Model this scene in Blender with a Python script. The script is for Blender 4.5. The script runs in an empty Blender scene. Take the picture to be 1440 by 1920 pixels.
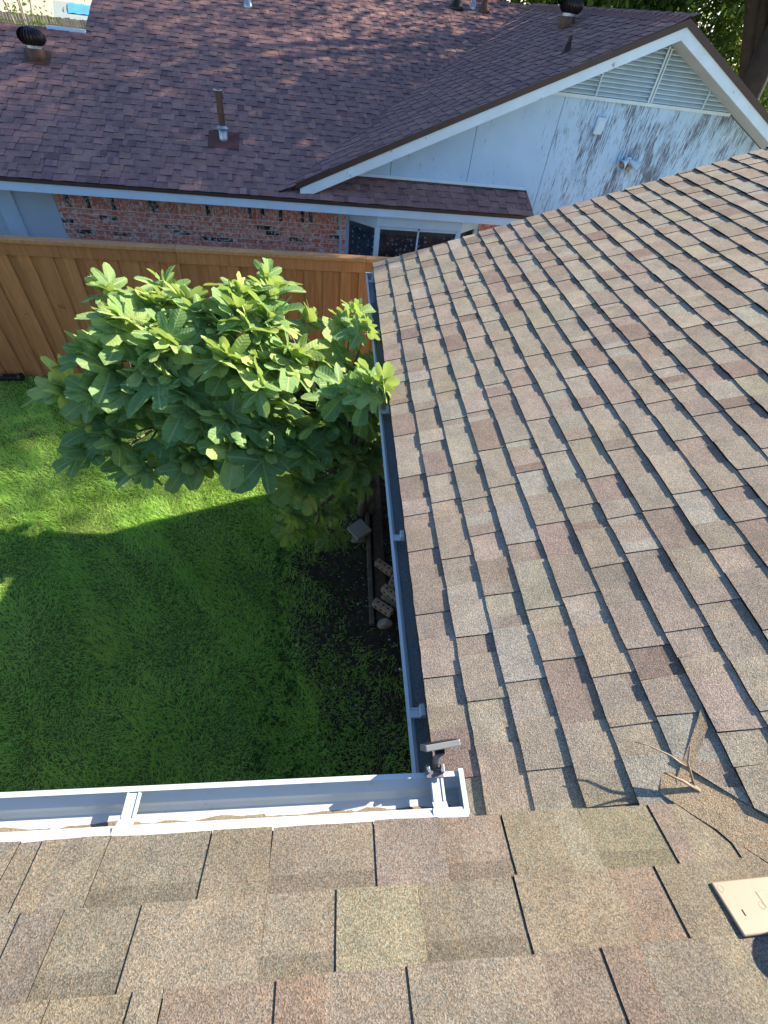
import bpy, bmesh, math, random
import numpy as np
from mathutils import Matrix, Vector, Euler

random.seed(7); rng = np.random.default_rng(7)
SC = bpy.context.scene
COL = SC.collection
R = math.radians

# ------------------------------------------------------------------ camera, sky, sun, exposure
GZ = -2.5                      # lawn level; z = 0 is the eave of the right-hand roof (the whole scene is lifted by 2.5 m at the end)
CAM = np.array([-0.3607, -0.2004, 1.6624])
YAW, PIT, ROL, FPX = 0.1743, 0.8284, 0.1495, 865.0
fw = Vector((math.sin(YAW)*math.cos(PIT), math.cos(YAW)*math.cos(PIT), -math.sin(PIT)))
rt = Vector((math.cos(YAW), -math.sin(YAW), 0)); up = rt.cross(fw)
rt2 = math.cos(ROL)*rt + math.sin(ROL)*up; up2 = -math.sin(ROL)*rt + math.cos(ROL)*up
cam_d = bpy.data.cameras.new('camera'); cam = bpy.data.objects.new('camera', cam_d); COL.objects.link(cam)
mw_ = Matrix.Identity(4)
for i in range(3):
    mw_[i][0] = rt2[i]; mw_[i][1] = up2[i]; mw_[i][2] = -fw[i]; mw_[i][3] = CAM[i]
cam.matrix_world = mw_
cam_d.sensor_fit = 'HORIZONTAL'; cam_d.sensor_width = 36.0; cam_d.lens = FPX/1440*36
cam_d.clip_start = 0.05; cam_d.clip_end = 2000
SC.camera = cam

SUN = Vector((1.38, 0.54, 1.0)).normalized()
AZ = math.atan2(SUN.x, SUN.y); EL = math.asin(SUN.z)
world = bpy.data.worlds.new('World'); SC.world = world; world.use_nodes = True
wn = world.node_tree.nodes; sky = wn.new('ShaderNodeTexSky'); sky.sky_type = 'NISHITA'; sky.sun_disc = False
sky.sun_elevation = EL; sky.sun_rotation = AZ; sky.air_density = 1.0; sky.dust_density = 0.4; sky.ozone_density = 3.0
hs = wn.new('ShaderNodeHueSaturation'); hs.inputs['Saturation'].default_value = 1.08
world.node_tree.links.new(sky.outputs[0], hs.inputs['Color']); world.node_tree.links.new(hs.outputs[0], wn['Background'].inputs[0]); wn['Background'].inputs[1].default_value = 0.105
sd = bpy.data.lights.new('sun', 'SUN'); sd.energy = 5.0; sd.angle = R(0.53); sd.color = (1.0, 0.89, 0.70)
so = bpy.data.objects.new('sun', sd); COL.objects.link(so); so.rotation_euler = SUN.to_track_quat('Z', 'Y').to_euler()
SC.view_settings.view_transform = 'Standard'; SC.view_settings.look = 'None'; SC.view_settings.gamma = 1.0
SC.view_settings.exposure = 1.35
SC.cycles.max_bounces = 8; SC.cycles.diffuse_bounces = 4; SC.cycles.transmission_bounces = 6; SC.cycles.transparent_max_bounces = 6
SC.cycles.use_denoising = True

# ------------------------------------------------------------------ materials
def nodes_of(name):
    m = bpy.data.materials.new(name); m.use_nodes = True
    nt = m.node_tree; b = nt.nodes['Principled BSDF']
    return m, nt, b
def N(nt, kind, **kw):
    n = nt.nodes.new(kind)
    for k, v in kw.items():
        if isinstance(k, str) and hasattr(n, k): setattr(n, k, v)
    return n
def L(nt, a, b): nt.links.new(a, b)
def ramp(nt, src, stops):
    r = N(nt, 'ShaderNodeValToRGB'); el = r.color_ramp.elements
    while len(el) < len(stops): el.new(0.5)
    for e, (p, c) in zip(el, stops):
        e.position = p; e.color = (c[0], c[1], c[2], 1) if hasattr(c, '__len__') else (c, c, c, 1)
    L(nt, src, r.inputs[0]); return r.outputs[0]
def mixc(nt, fac, a, b, mode='MIX'):
    m = N(nt, 'ShaderNodeMix'); m.data_type = 'RGBA'; m.blend_type = mode
    for sock, v in ((m.inputs[0], fac), (m.inputs[6], a), (m.inputs[7], b)):
        if hasattr(v, 'links'): L(nt, v, sock)
        elif hasattr(v, '__len__'): sock.default_value = (v[0], v[1], v[2], 1)
        else: sock.default_value = v
    return m.outputs[2]
def math_n(nt, op, a, b=None):
    m = N(nt, 'ShaderNodeMath', operation=op)
    for i, v in enumerate((a, b)):
        if v is None: continue
        if hasattr(v, 'links'): L(nt, v, m.inputs[i])
        else: m.inputs[i].default_value = v
    return m.outputs[0]
def pos(nt, scale=(1, 1, 1)):
    g = N(nt, 'ShaderNodeNewGeometry'); mp = N(nt, 'ShaderNodeMapping'); mp.inputs['Scale'].default_value = scale
    L(nt, g.outputs['Position'], mp.inputs[0]); return mp.outputs[0]
def opos(nt, scale=(1, 1, 1)):
    g = N(nt, 'ShaderNodeTexCoord'); mp = N(nt, 'ShaderNodeMapping'); mp.inputs['Scale'].default_value = scale
    L(nt, g.outputs['Object'], mp.inputs[0]); return mp.outputs[0]
def noise(nt, vec, scale, detail=3, rough=.6):
    n = N(nt, 'ShaderNodeTexNoise'); n.inputs['Scale'].default_value = scale; n.inputs['Detail'].default_value = detail
    n.inputs['Roughness'].default_value = rough; L(nt, vec, n.inputs['Vector']); return n.outputs[0]
def bump(nt, b, h, strength, dist):
    bp = N(nt, 'ShaderNodeBump'); bp.inputs['Strength'].default_value = strength; bp.inputs['Distance'].default_value = dist
    L(nt, h, bp.inputs['Height']); L(nt, bp.outputs[0], b.inputs['Normal'])
def tint(nt):
    a = N(nt, 'ShaderNodeAttribute'); a.attribute_name = 'tint'; return a.outputs['Color']

def shingle_mat(name, gscale, amp, bumpd, wear=(.12, .11, .10)):
    m, nt, b = nodes_of(name); P = pos(nt)
    v = N(nt, 'ShaderNodeTexVoronoi'); v.inputs['Scale'].default_value = gscale; L(nt, P, v.inputs['Vector'])
    sep = N(nt, 'ShaderNodeSeparateColor'); L(nt, v.outputs['Color'], sep.inputs[0])
    g = ramp(nt, sep.outputs[0], [(0, 1-amp), (.45, 1.0-amp*.15), (.8, 1+amp*.35), (1, 1+amp*1.1)])
    c = mixc(nt, 1.0, tint(nt), g, 'MULTIPLY')
    hue = ramp(nt, sep.outputs[1], [(0, (1.12, .96, .86)), (.5, (1, 1, 1)), (1, (.90, 1.0, 1.08))])
    c = mixc(nt, 1.0, c, hue, 'MULTIPLY')
    big = ramp(nt, noise(nt, P, 9, 4), [(.3, .84), (.7, 1.12)])
    c = mixc(nt, 1.0, c, big, 'MULTIPLY')
    bl = ramp(nt, noise(nt, P, 24, 5, .7), [(.32, (.90, .92, .95)), (.5, (1, 1, 1)), (.68, (1.10, 1.06, 1.0))]); c = mixc(nt, 1.0, c, bl, 'MULTIPLY')
    st = ramp(nt, noise(nt, P, 2.3, 5, .7), [(.60, 0), (.78, .35)])
    c = mixc(nt, st, c, wear)
    L(nt, c, b.inputs['Base Color']); b.inputs['Roughness'].default_value = .95; b.inputs['Specular IOR Level'].default_value = .15
    bump(nt, b, math_n(nt, 'ADD', v.outputs['Distance'], noise(nt, P, gscale*.45, 2)), 1.0, bumpd)
    return m
def plain(name, col, rough=.6, var=.15, vscale=6, bscale=None, bd=.001, metal=0, spec=.4, var2=None, obj_rand=0):
    m, nt, b = nodes_of(name); P = pos(nt)
    f = ramp(nt, noise(nt, P, vscale, 5), [(.3, 1-var), (.7, 1+var)])
    c = mixc(nt, 1.0, col, f, 'MULTIPLY')
    if var2:
        f2 = ramp(nt, noise(nt, P, var2[1], 6, .7), [(var2[2], 0), (var2[3], 1)]); c = mixc(nt, f2, c, var2[0])
    if obj_rand:
        oi = N(nt, 'ShaderNodeObjectInfo'); f3 = ramp(nt, oi.outputs['Random'], [(0, 1-obj_rand), (1, 1+obj_rand)]); c = mixc(nt, 1.0, c, f3, 'MULTIPLY')
    L(nt, c, b.inputs['Base Color']); b.inputs['Roughness'].default_value = rough; b.inputs['Metallic'].default_value = metal
    b.inputs['Specular IOR Level'].default_value = spec
    if bscale: bump(nt, b, noise(nt, P, bscale, 4), .6, bd)
    return m
def tinted(name, rough=.8, var=.12, vscale=20, bscale=60, bd=.001, spec=.3):
    m, nt, b = nodes_of(name); P = pos(nt)
    f = ramp(nt, noise(nt, P, vscale, 5), [(.3, 1-var), (.7, 1+var)])
    L(nt, mixc(nt, 1.0, tint(nt), f, 'MULTIPLY'), b.inputs['Base Color'])
    b.inputs['Roughness'].default_value = rough; b.inputs['Specular IOR Level'].default_value = spec
    bump(nt, b, noise(nt, P, bscale, 4), .6, bd); return m

M = {}
M['shingle'] = shingle_mat('tan_shingle', 400, .46, .0009)
M['shingle_dark'] = shingle_mat('brown_shingle', 130, .22, .001, (.05, .035, .035))
M['deck'] = plain('asphalt_underlay', (.035, .033, .032), .9)
M['gutter'] = plain('white_gutter_enamel', (.50, .55, .58), .38, .05, 9, 160, .0002, 0, .5, ((.36, .34, .30), 13, .60, .78))
M['white'] = plain('old_white_paint', (.54, .71, .86), .6, .06, 5, 40, .0006, 0, .3)
M['peel'] = plain('peeling_white_paint', (.62, .76, .84), .6, .06, 4, 40, .0008, 0, .3, ((.30, .30, .20), 5.0, .62, .68))
M['soffit'] = plain('soffit_paint', (.46, .50, .50), .7, .08, 4)
M['drip'] = plain('brown_drip_edge', (.055, .032, .026), .45, .15, 10)
M['louver'] = plain('louver_paint', (.56, .71, .79), .6, .08, 5)
M['mortar'] = plain('mortar', (.84, .77, .70), .95, .15, 30, 90, .002)
M['debris'] = plain('granule_debris', (.22, .17, .12), 1, .45, 260, 200, .004)
M['debris_dark'] = plain('dark_granule_sludge', (.25, .24, .23), 1, .5, 220, 200, .006, 0, .2, ((.48, .46, .44), 190, .66, .70))
M['grey_metal'] = plain('grey_cast_metal', (.17, .17, .17), .45, .15, 30, metal=.5)
M['bolt'] = plain('bright_bolt', (.75, .75, .75), .25, .05, 30, metal=1)
M['panel'] = plain('panel_grey', (.20, .205, .21), .35, .1, 20)
M['black'] = plain('black_plastic', (.012, .012, .013), .4, .1, 20)
M['rust'] = plain('rusted_pipe', (.13, .065, .045), .6, .3, 14, 50, .001, .3, .4, ((.25, .22, .20), 9, .6, .7))
M['zinc'] = plain('zinc', (.45, .46, .47), .4, .15, 12, metal=.7)
M['turbine'] = plain('bronze_turbine', (.045, .03, .027), .35, .2, 10, metal=.5)
M['beige'] = plain('beige_plastic', (.27, .21, .155), .5, .05, 14, 300, .0003, 0, .4)
M['beige_mark'] = plain('beige_emboss', (.235, .182, .134), .5, .04, 14)
M['bark'] = plain('fig_bark', (.20, .17, .13), .9, .25, 14, 40, .006)
M['oak_bark'] = plain('oak_bark', (.035, .029, .024), .95, .3, 5, 14, .03)
M['stem'] = plain('dry_stem', (.34, .26, .18), .8, .25, 60)
M['soil'] = plain('dark_soil', (.06, .046, .034), 1, .5, 14, 60, .02, 0, .2, ((.10, .085, .065), 11, .55, .75))
M['stone'] = plain('pale_stone', (.40, .33, .25), .9, .2, 22, 60, .004)
M['paver'] = plain('concrete_paver', (.33, .31, .28), .9, .12, 16, 120, .002)
M['old_brick'] = plain('loose_brick', (.42, .31, .22), .95, .2, 24, 80, .003, obj_rand=.15)
M['hole'] = plain('brick_core_hole', (.03, .025, .02), 1, .1)
M['timber'] = plain('grey_timber', (.15, .125, .10), .95, .3, 18, 60, .003)
M['timber_b'] = plain('brown_timber', (.11, .075, .05), .95, .3, 18, 60, .003)
M['pebble'] = plain('white_pebble', (.62, .60, .56), .9, .3, 40)
M['fascia_wall'] = plain('house_brick_far', (.35, .27, .22), .95, .2, 8)
M['far_ground'] = plain('dry_ground', (.40, .37, .27), 1, .15, .6)
M['pale_lot'] = plain('pale_lot', (.46, .42, .30), 1, .1, .3)
M['shed_wall'] = plain('shed_wall', (.42, .46, .44), .8, .05, 2)
M['shed_roof'] = plain('shed_roof', (.33, .38, .36), .6, .06, 2)
M['tarp'] = plain('blue_tarp', (.10, .36, .75), .5, .15, 1.5)
M['weathered'] = plain('weathered_wood', (.24, .20, .16), .95, .3, 3, obj_rand=.2)
M['far_wall'] = plain('far_house_wall', (.62, .60, .55), .8, .05, 2)
M['far_roof'] = plain('far_house_roof', (.10, .10, .10), .9, .1, 4)

def fence_mat(name, col):
    m, nt, b = nodes_of(name)
    P = pos(nt, (26, 26, 2.2)); n1 = noise(nt, P, 1, 6, .65)
    c = mixc(nt, 1.0, col, ramp(nt, n1, [(.25, .70), (.75, 1.28)]), 'MULTIPLY')
    oi = N(nt, 'ShaderNodeObjectInfo'); c = mixc(nt, 1.0, c, ramp(nt, oi.outputs['Random'], [(0, .86), (1, 1.14)]), 'MULTIPLY')
    kn = ramp(nt, noise(nt, pos(nt), 7, 3), [(.70, 0), (.76, .6)]); c = mixc(nt, kn, c, (.10, .05, .02))
    L(nt, c, b.inputs['Base Color']); b.inputs['Roughness'].default_value = .8; b.inputs['Specular IOR Level'].default_value = .2
    bump(nt, b, n1, .5, .002); return m
M['fence'] = fence_mat('stained_cedar', (.47, .20, .08))
M['fence_cap'] = fence_mat('stained_cedar_cap', (.52, .26, .11))

def gable_mat():
    m, nt, b = nodes_of('weathered_plywood_paint')
    P = opos(nt, (60, 60, 5.0)); st = noise(nt, P, 1, 8, .72)
    area = noise(nt, opos(nt, (2.6, 2.6, .9)), 1, 5, .65)
    # wear concentrates on the panels right of the first two seams (local u > 3.6)
    tc = N(nt, 'ShaderNodeTexCoord'); sx = N(nt, 'ShaderNodeSeparateXYZ'); L(nt, tc.outputs['Object'], sx.inputs[0])
    mr = N(nt, 'ShaderNodeMapRange'); mr.inputs[1].default_value = 3.2; mr.inputs[2].default_value = 4.2; mr.inputs[3].default_value = -.085; mr.inputs[4].default_value = .045; L(nt, sx.outputs[0], mr.inputs[0])
    s = math_n(nt, 'ADD', math_n(nt, 'ADD', st, math_n(nt, 'MULTIPLY', math_n(nt, 'SUBTRACT', area, .5), .75)), mr.outputs[0])
    f = ramp(nt, s, [(.53, 0), (.62, .92)])
    c = mixc(nt, f, mixc(nt, ramp(nt, noise(nt, opos(nt), 3, 4), [(.3, 0), (.7, 1)]), (.47, .67, .86), (.40, .60, .80)), mixc(nt, ramp(nt, st, [(.5, 0), (.8, 1)]), (.13, .14, .18), (.05, .05, .07)))
    L(nt, c, b.inputs['Base Color']); b.inputs['Roughness'].default_value = .75; b.inputs['Specular IOR Level'].default_value = .25
    bump(nt, b, math_n(nt, 'SUBTRACT', st, math_n(nt, 'MULTIPLY', f, .3)), .5, .002); return m
M['gable'] = gable_mat()

def brick_mat():
    m, nt, b = nodes_of('mottled_red_brick'); P = pos(nt)
    oi = N(nt, 'ShaderNodeObjectInfo')
    c0 = ramp(nt, oi.outputs['Random'], [(0, (.035, .022, .022)), (.10, (.06, .03, .028)), (.13, (.56, .15, .09)), (.55, (.66, .21, .13)), (.8, (.52, .18, .13)), (1, (.68, .30, .20))])
    off = N(nt, 'ShaderNodeVectorMath', operation='ADD'); L(nt, P, off.inputs[0]); L(nt, oi.outputs['Random'], off.inputs[1])
    w = noise(nt, off.outputs[0], 22, 5, .65)
    c = mixc(nt, ramp(nt, w, [(.47, 0), (.62, .8)]), c0, (.85, .76, .70))
    c = mixc(nt, ramp(nt, noise(nt, P, 46, 3), [(.60, 0), (.7, .6)]), c, (.05, .03, .03))
    L(nt, c, b.inputs['Base Color']); b.inputs['Roughness'].default_value = .9; b.inputs['Specular IOR Level'].default_value = .2
    bump(nt, b, noise(nt, P, 70, 4), .7, .003); return m
M['brick'] = brick_mat()

def screen_mat():
    m, nt, b = nodes_of('white_ribbed_panel'); tc = pos(nt)
    w = N(nt, 'ShaderNodeTexWave'); w.bands_direction = 'Z'; w.inputs['Scale'].default_value = 22; w.inputs['Distortion'].default_value = .3; L(nt, tc, w.inputs['Vector'])
    L(nt, mixc(nt, ramp(nt, noise(nt, tc, 2.5), [(.3, 0), (.7, 1)]), (.55, .67, .76), (.48, .61, .70)), b.inputs['Base Color']); b.inputs['Roughness'].default_value = .6
    bump(nt, b, w.outputs[0], .35, .006); return m
M['ribbed'] = screen_mat()

def glass_mat():
    m, nt, b = nodes_of('window_glass'); P = pos(nt)
    b.inputs['Base Color'].default_value = (.015, .02, .03, 1); b.inputs['Roughness'].default_value = .04; b.inputs['Specular IOR Level'].default_value = .7
    tr = N(nt, 'ShaderNodeBsdfTransparent'); tr.inputs[0].default_value = (.72, .78, .82, 1)
    gl = N(nt, 'ShaderNodeBsdfGlossy'); gl.inputs['Roughness'].default_value = .02
    fr = N(nt, 'ShaderNodeFresnel'); fr.inputs[0].default_value = 1.5
    mx = N(nt, 'ShaderNodeMixShader'); L(nt, fr.outputs[0], mx.inputs[0]); L(nt, tr.outputs[0], mx.inputs[1]); L(nt, gl.outputs[0], mx.inputs[2]); L(nt, mx.outputs[0], nt.nodes['Material Output'].inputs[0])
    return m
M['glass'] = glass_mat()
def lace_mat():
    m, nt, b = nodes_of('dotted_lace_curtain'); P = pos(nt)
    v = N(nt, 'ShaderNodeTexVoronoi'); v.inputs['Scale'].default_value = 13; v.inputs['Randomness'].default_value = .5; L(nt, P, v.inputs['Vector'])
    v2 = N(nt, 'ShaderNodeTexVoronoi'); v2.inputs['Scale'].default_value = 55; L(nt, P, v2.inputs['Vector'])
    c = mixc(nt, ramp(nt, v2.outputs['Distance'], [(.15, 1), (.5, 0)]), (.10, .13, .17), (.42, .52, .62))
    c = mixc(nt, ramp(nt, v.outputs['Distance'], [(.24, 1), (.30, 0)]), c, (.95, 1, 1))
    L(nt, c, b.inputs['Base Color']); b.inputs['Roughness'].default_value = .9; return m
M['lace'] = lace_mat()

def leaf_mat(name, top, young, back, veins=True, trans=.35):
    m, nt, b = nodes_of(name)
    oi = N(nt, 'ShaderNodeObjectInfo'); at = N(nt, 'ShaderNodeAttribute'); at.attribute_name = 'tint'
    sep = N(nt, 'ShaderNodeSeparateColor'); L(nt, at.outputs['Color'], sep.inputs[0])
    rnd = math_n(nt, 'FRACT', math_n(nt, 'ADD', oi.outputs['Random'], sep.outputs[2]))
    c = mixc(nt, ramp(nt, rnd, [(.55, 0), (1, 1)]), top, young)
    c = mixc(nt, 1.0, c, ramp(nt, noise(nt, pos(nt), 18, 4), [(.3, .82), (.7, 1.15)]), 'MULTIPLY')
    g = N(nt, 'ShaderNodeNewGeometry')
    if veins:
        X = math_n(nt, 'MULTIPLY', math_n(nt, 'SUBTRACT', sep.outputs[0], .5), 2.4); Y = math_n(nt, 'MULTIPLY', math_n(nt, 'SUBTRACT', sep.outputs[1], .5), 2.4)
        vd = None
        for a in (0, 51, -51, 102, -102):
            ca, sa = math.cos(R(a)), math.sin(R(a))
            d = math_n(nt, 'ABSOLUTE', math_n(nt, 'SUBTRACT', math_n(nt, 'MULTIPLY', X, ca), math_n(nt, 'MULTIPLY', Y, sa)))
            al = math_n(nt, 'ADD', math_n(nt, 'MULTIPLY', X, sa), math_n(nt, 'MULTIPLY', Y, ca))
            d = math_n(nt, 'ADD', d, math_n(nt, 'MULTIPLY', math_n(nt, 'LESS_THAN', al, 0.0), 5.0))
            vd = d if vd is None else math_n(nt, 'MINIMUM', vd, d)
        side = math_n(nt, 'SINE', math_n(nt, 'MULTIPLY', math_n(nt, 'SUBTRACT', math_n(nt, 'SQRT', math_n(nt, 'ADD', math_n(nt, 'MULTIPLY', X, X), math_n(nt, 'MULTIPLY', Y, Y))), math_n(nt, 'MULTIPLY', vd, .8)), 52.0))
        vmask = ramp(nt, vd, [(.010, 1), (.030, 0)])
        c = mixc(nt, ramp(nt, side, [(.75, 0), (.98, .28)]), c, (.42, .50, .22))
        c = mixc(nt, math_n(nt, 'MULTIPLY', vmask, .75), c, (.50, .56, .26))
        vh = math_n(nt, 'ADD', math_n(nt, 'MULTIPLY', vmask, .5), math_n(nt, 'MULTIPLY', side, -.25))
    c = mixc(nt, g.outputs['Backfacing'], c, back)
    L(nt, c, b.inputs['Base Color']); b.inputs['Roughness'].default_value = .55; b.inputs['Specular IOR Level'].default_value = .2
    tr = N(nt, 'ShaderNodeBsdfTranslucent'); L(nt, mixc(nt, 1.0, c, (1.5, 1.45, .75), 'MULTIPLY'), tr.inputs[0])
    mx = N(nt, 'ShaderNodeMixShader'); mx.inputs[0].default_value = trans
    out = nt.nodes['Material Output']; L(nt, b.outputs[0], mx.inputs[1]); L(nt, tr.outputs[0], mx.inputs[2]); L(nt, mx.outputs[0], out.inputs[0])
    if veins: bump(nt, b, vh, .5, .004)
    return m
M['fig_leaf'] = leaf_mat('fig_leaf', (.205, .355, .13), (.46, .56, .18), (.28, .39, .15), trans=.36)
M['oak_leaf'] = leaf_mat('oak_leaf', (.045, .095, .02), (.09, .15, .03), (.07, .12, .03), False, .4)
M['bright_leaf'] = leaf_mat('bright_leaf', (.11, .19, .035), (.2, .27, .05), (.12, .18, .04), False, .45)
M['weed'] = leaf_mat('weed_leaf', (.05, .12, .03), (.09, .17, .04), (.07, .13, .04), False, .3)
def grass_mat():
    m, nt, b = nodes_of('grass_blade'); P = pos(nt)
    c = mixc(nt, ramp(nt, noise(nt, P, 2.2, 5, .65), [(.3, 0), (.7, 1)]), (.33, .58, .14), (.48, .70, .21))
    c = mixc(nt, ramp(nt, noise(nt, P, .9, 4, .7), [(.52, 0), (.72, .35)]), c, (.50, .54, .16))
    c = mixc(nt, ramp(nt, noise(nt, P, 75, 2), [(.56, 0), (.68, .8)]), c, (.48, .52, .15))
    L(nt, c, b.inputs['Base Color']); b.inputs['Roughness'].default_value = .55; b.inputs['Specular IOR Level'].default_value = .3
    tr = N(nt, 'ShaderNodeBsdfTranslucent'); L(nt, mixc(nt, 1.0, c, (1.55, 1.5, .8), 'MULTIPLY'), tr.inputs[0])
    mx = N(nt, 'ShaderNodeMixShader'); mx.inputs[0].default_value = .55
    out = nt.nodes['Material Output']; L(nt, b.outputs[0], mx.inputs[1]); L(nt, tr.outputs[0], mx.inputs[2]); L(nt, mx.outputs[0], out.inputs[0]); return m
M['grass'] = grass_mat()
M['lawn'] = plain('lawn_soil', (.09, .13, .03), 1, .35, 9, 40, .01)

# ------------------------------------------------------------------ mesh helpers
class MB:
    def __init__(s): s.v = []; s.f = []; s.t = []
    def add(s, verts, faces, tint=(1, 1, 1)):
        o = len(s.v); s.v.extend(verts)
        for i, f in enumerate(faces):
            s.f.append(tuple(o+j for j in f)); s.t.append(tint[i] if isinstance(tint, list) else tint)
        return s
    def box(s, lo, hi, tint=(1, 1, 1)):
        x0, y0, z0 = lo; x1, y1, z1 = hi
        return s.add([(x0,y0,z0),(x1,y0,z0),(x1,y1,z0),(x0,y1,z0),(x0,y0,z1),(x1,y0,z1),(x1,y1,z1),(x0,y1,z1)],
              [(0,3,2,1),(4,5,6,7),(0,1,5,4),(1,2,6,5),(2,3,7,6),(3,0,4,7)], tint)
    def obox(s, c, ax, ay, az, tint=(1, 1, 1)):   # oriented box: centre and half-axis vectors
        c, ax, ay, az = map(Vector, (c, ax, ay, az))
        vs = [c+sx*ax+sy*ay+sz*az for sx, sy, sz in ((-1,-1,-1),(1,-1,-1),(1,1,-1),(-1,1,-1),(-1,-1,1),(1,-1,1),(1,1,1),(-1,1,1))]
        fs = [(0,3,2,1),(4,5,6,7),(0,1,5,4),(1,2,6,5),(2,3,7,6),(3,0,4,7)]
        if ax.cross(ay).dot(az) < 0: fs = [f[::-1] for f in fs]
        return s.add([tuple(v) for v in vs], fs, tint)
    def prism(s, poly, d, tint=(1, 1, 1)):        # planar polygon (ccw seen from outside) extruded by -d
        n = len(poly); p = [Vector(q) for q in poly]; d = Vector(d)
        vs = [tuple(q) for q in p]+[tuple(q-d) for q in p]
        return s.add(vs, [tuple(range(n)), tuple(range(2*n-1, n-1, -1))]+[(i, n+i, n+(i+1) % n, (i+1) % n) for i in range(n)], tint)
    def tube(s, pts, rad, n=8, cap=True, tint=(1, 1, 1)):
        pts = [Vector(p) for p in pts]; o = len(s.v); rings = []
        ref = None
        for i, p in enumerate(pts):
            d = (pts[min(i+1, len(pts)-1)]-pts[max(i-1, 0)]).normalized()
            if ref is None: ref = d.orthogonal().normalized()
            a = (ref-d*ref.dot(d)).normalized(); ref = a; bb = d.cross(a); r = rad[i] if hasattr(rad, '__len__') else rad
            rings.append(len(s.v)-o)
            for k in range(n):
                t = 2*math.pi*k/n; s.v.append(tuple(p+r*(math.cos(t)*a+math.sin(t)*bb)))
        for i in range(len(pts)-1):
            for k in range(n):
                a0 = o+i*n+k; a1 = o+i*n+(k+1) % n; s.f.append((a0, a1, a1+n, a0+n)); s.t.append(tint)
        if cap:
            s.f.append(tuple(o+k for k in range(n-1, -1, -1))); s.t.append(tint)
            s.f.append(tuple(o+(len(pts)-1)*n+k for k in range(n))); s.t.append(tint)
        return s
    def sweep(s, prof, p0, p1, closed=True, tint=(1, 1, 1)):  # profile of 3-D points at p0, repeated at p1
        n = len(prof); d = Vector(p1)-Vector(p0); o = len(s.v)
        s.v += [tuple(q) for q in prof]+[tuple(Vector(q)+d) for q in prof]
        for i in range(n if closed else n-1):
            s.f.append((o+i, o+(i+1) % n, o+n+(i+1) % n, o+n+i)); s.t.append(tint)
        if closed:
            s.f.append(tuple(o+i for i in range(n-1, -1, -1))); s.f.append(tuple(o+n+i for i in range(n))); s.t += [tint, tint]
        return s
    def build(s, name, mat, parent=None, smooth=False, off=None, bevel=0):
        me = bpy.data.meshes.new(name)
        vs = s.v if off is None else [(v[0]-off[0], v[1]-off[1], v[2]-off[2]) for v in s.v]
        me.from_pydata(vs, [], s.f)
        a = me.attributes.new('tint', 'FLOAT_COLOR', 'FACE')
        t = np.ones((len(s.f), 4), np.float32); t[:, :3] = np.array(s.t, np.float32).reshape(-1, 3); a.data.foreach_set('color', t.ravel())
        if smooth: me.polygons.foreach_set('use_smooth', [True]*len(me.polygons))
        me.materials.append(M[mat] if isinstance(mat, str) else mat)
        o = bpy.data.objects.new(name, me); COL.objects.link(o)
        if parent is not None: o.parent = parent
        if bevel:
            md = o.modifiers.new('bevel', 'BEVEL'); md.width = bevel; md.segments = 2; md.limit_method = 'ANGLE'
        me.update(); return o
def thing(name, label, cat, loc=(0, 0, 0), rz=0, group=None):
    o = bpy.data.objects.new(name, None); COL.objects.link(o); o.location = loc; o.rotation_euler = (0, 0, rz); o.empty_display_size = .1
    return tag(o, label, cat, group)
def tag(o, label, cat, group=None):
    o['label'] = label; o['category'] = cat
    if group: o['group'] = group
    return o
def structure(o): o['kind'] = 'structure'; return o
def stuff(o, label=None, cat=None):
    o['kind'] = 'stuff'
    if label: o['label'] = label
    if cat: o['category'] = cat
    return o
RT = np.array([list(rt2), [-c for c in up2], list(fw)])
def pix(P):
    c = RT@(np.array(P)-CAM); return (FPX*c[0]/c[2]+720, FPX*c[1]/c[2]+960) if c[2] > .05 else (-9999, -9999)
def px_ray(x, y): return RT.T@np.array([(x-720)/FPX, (y-960)/FPX, 1])

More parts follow.
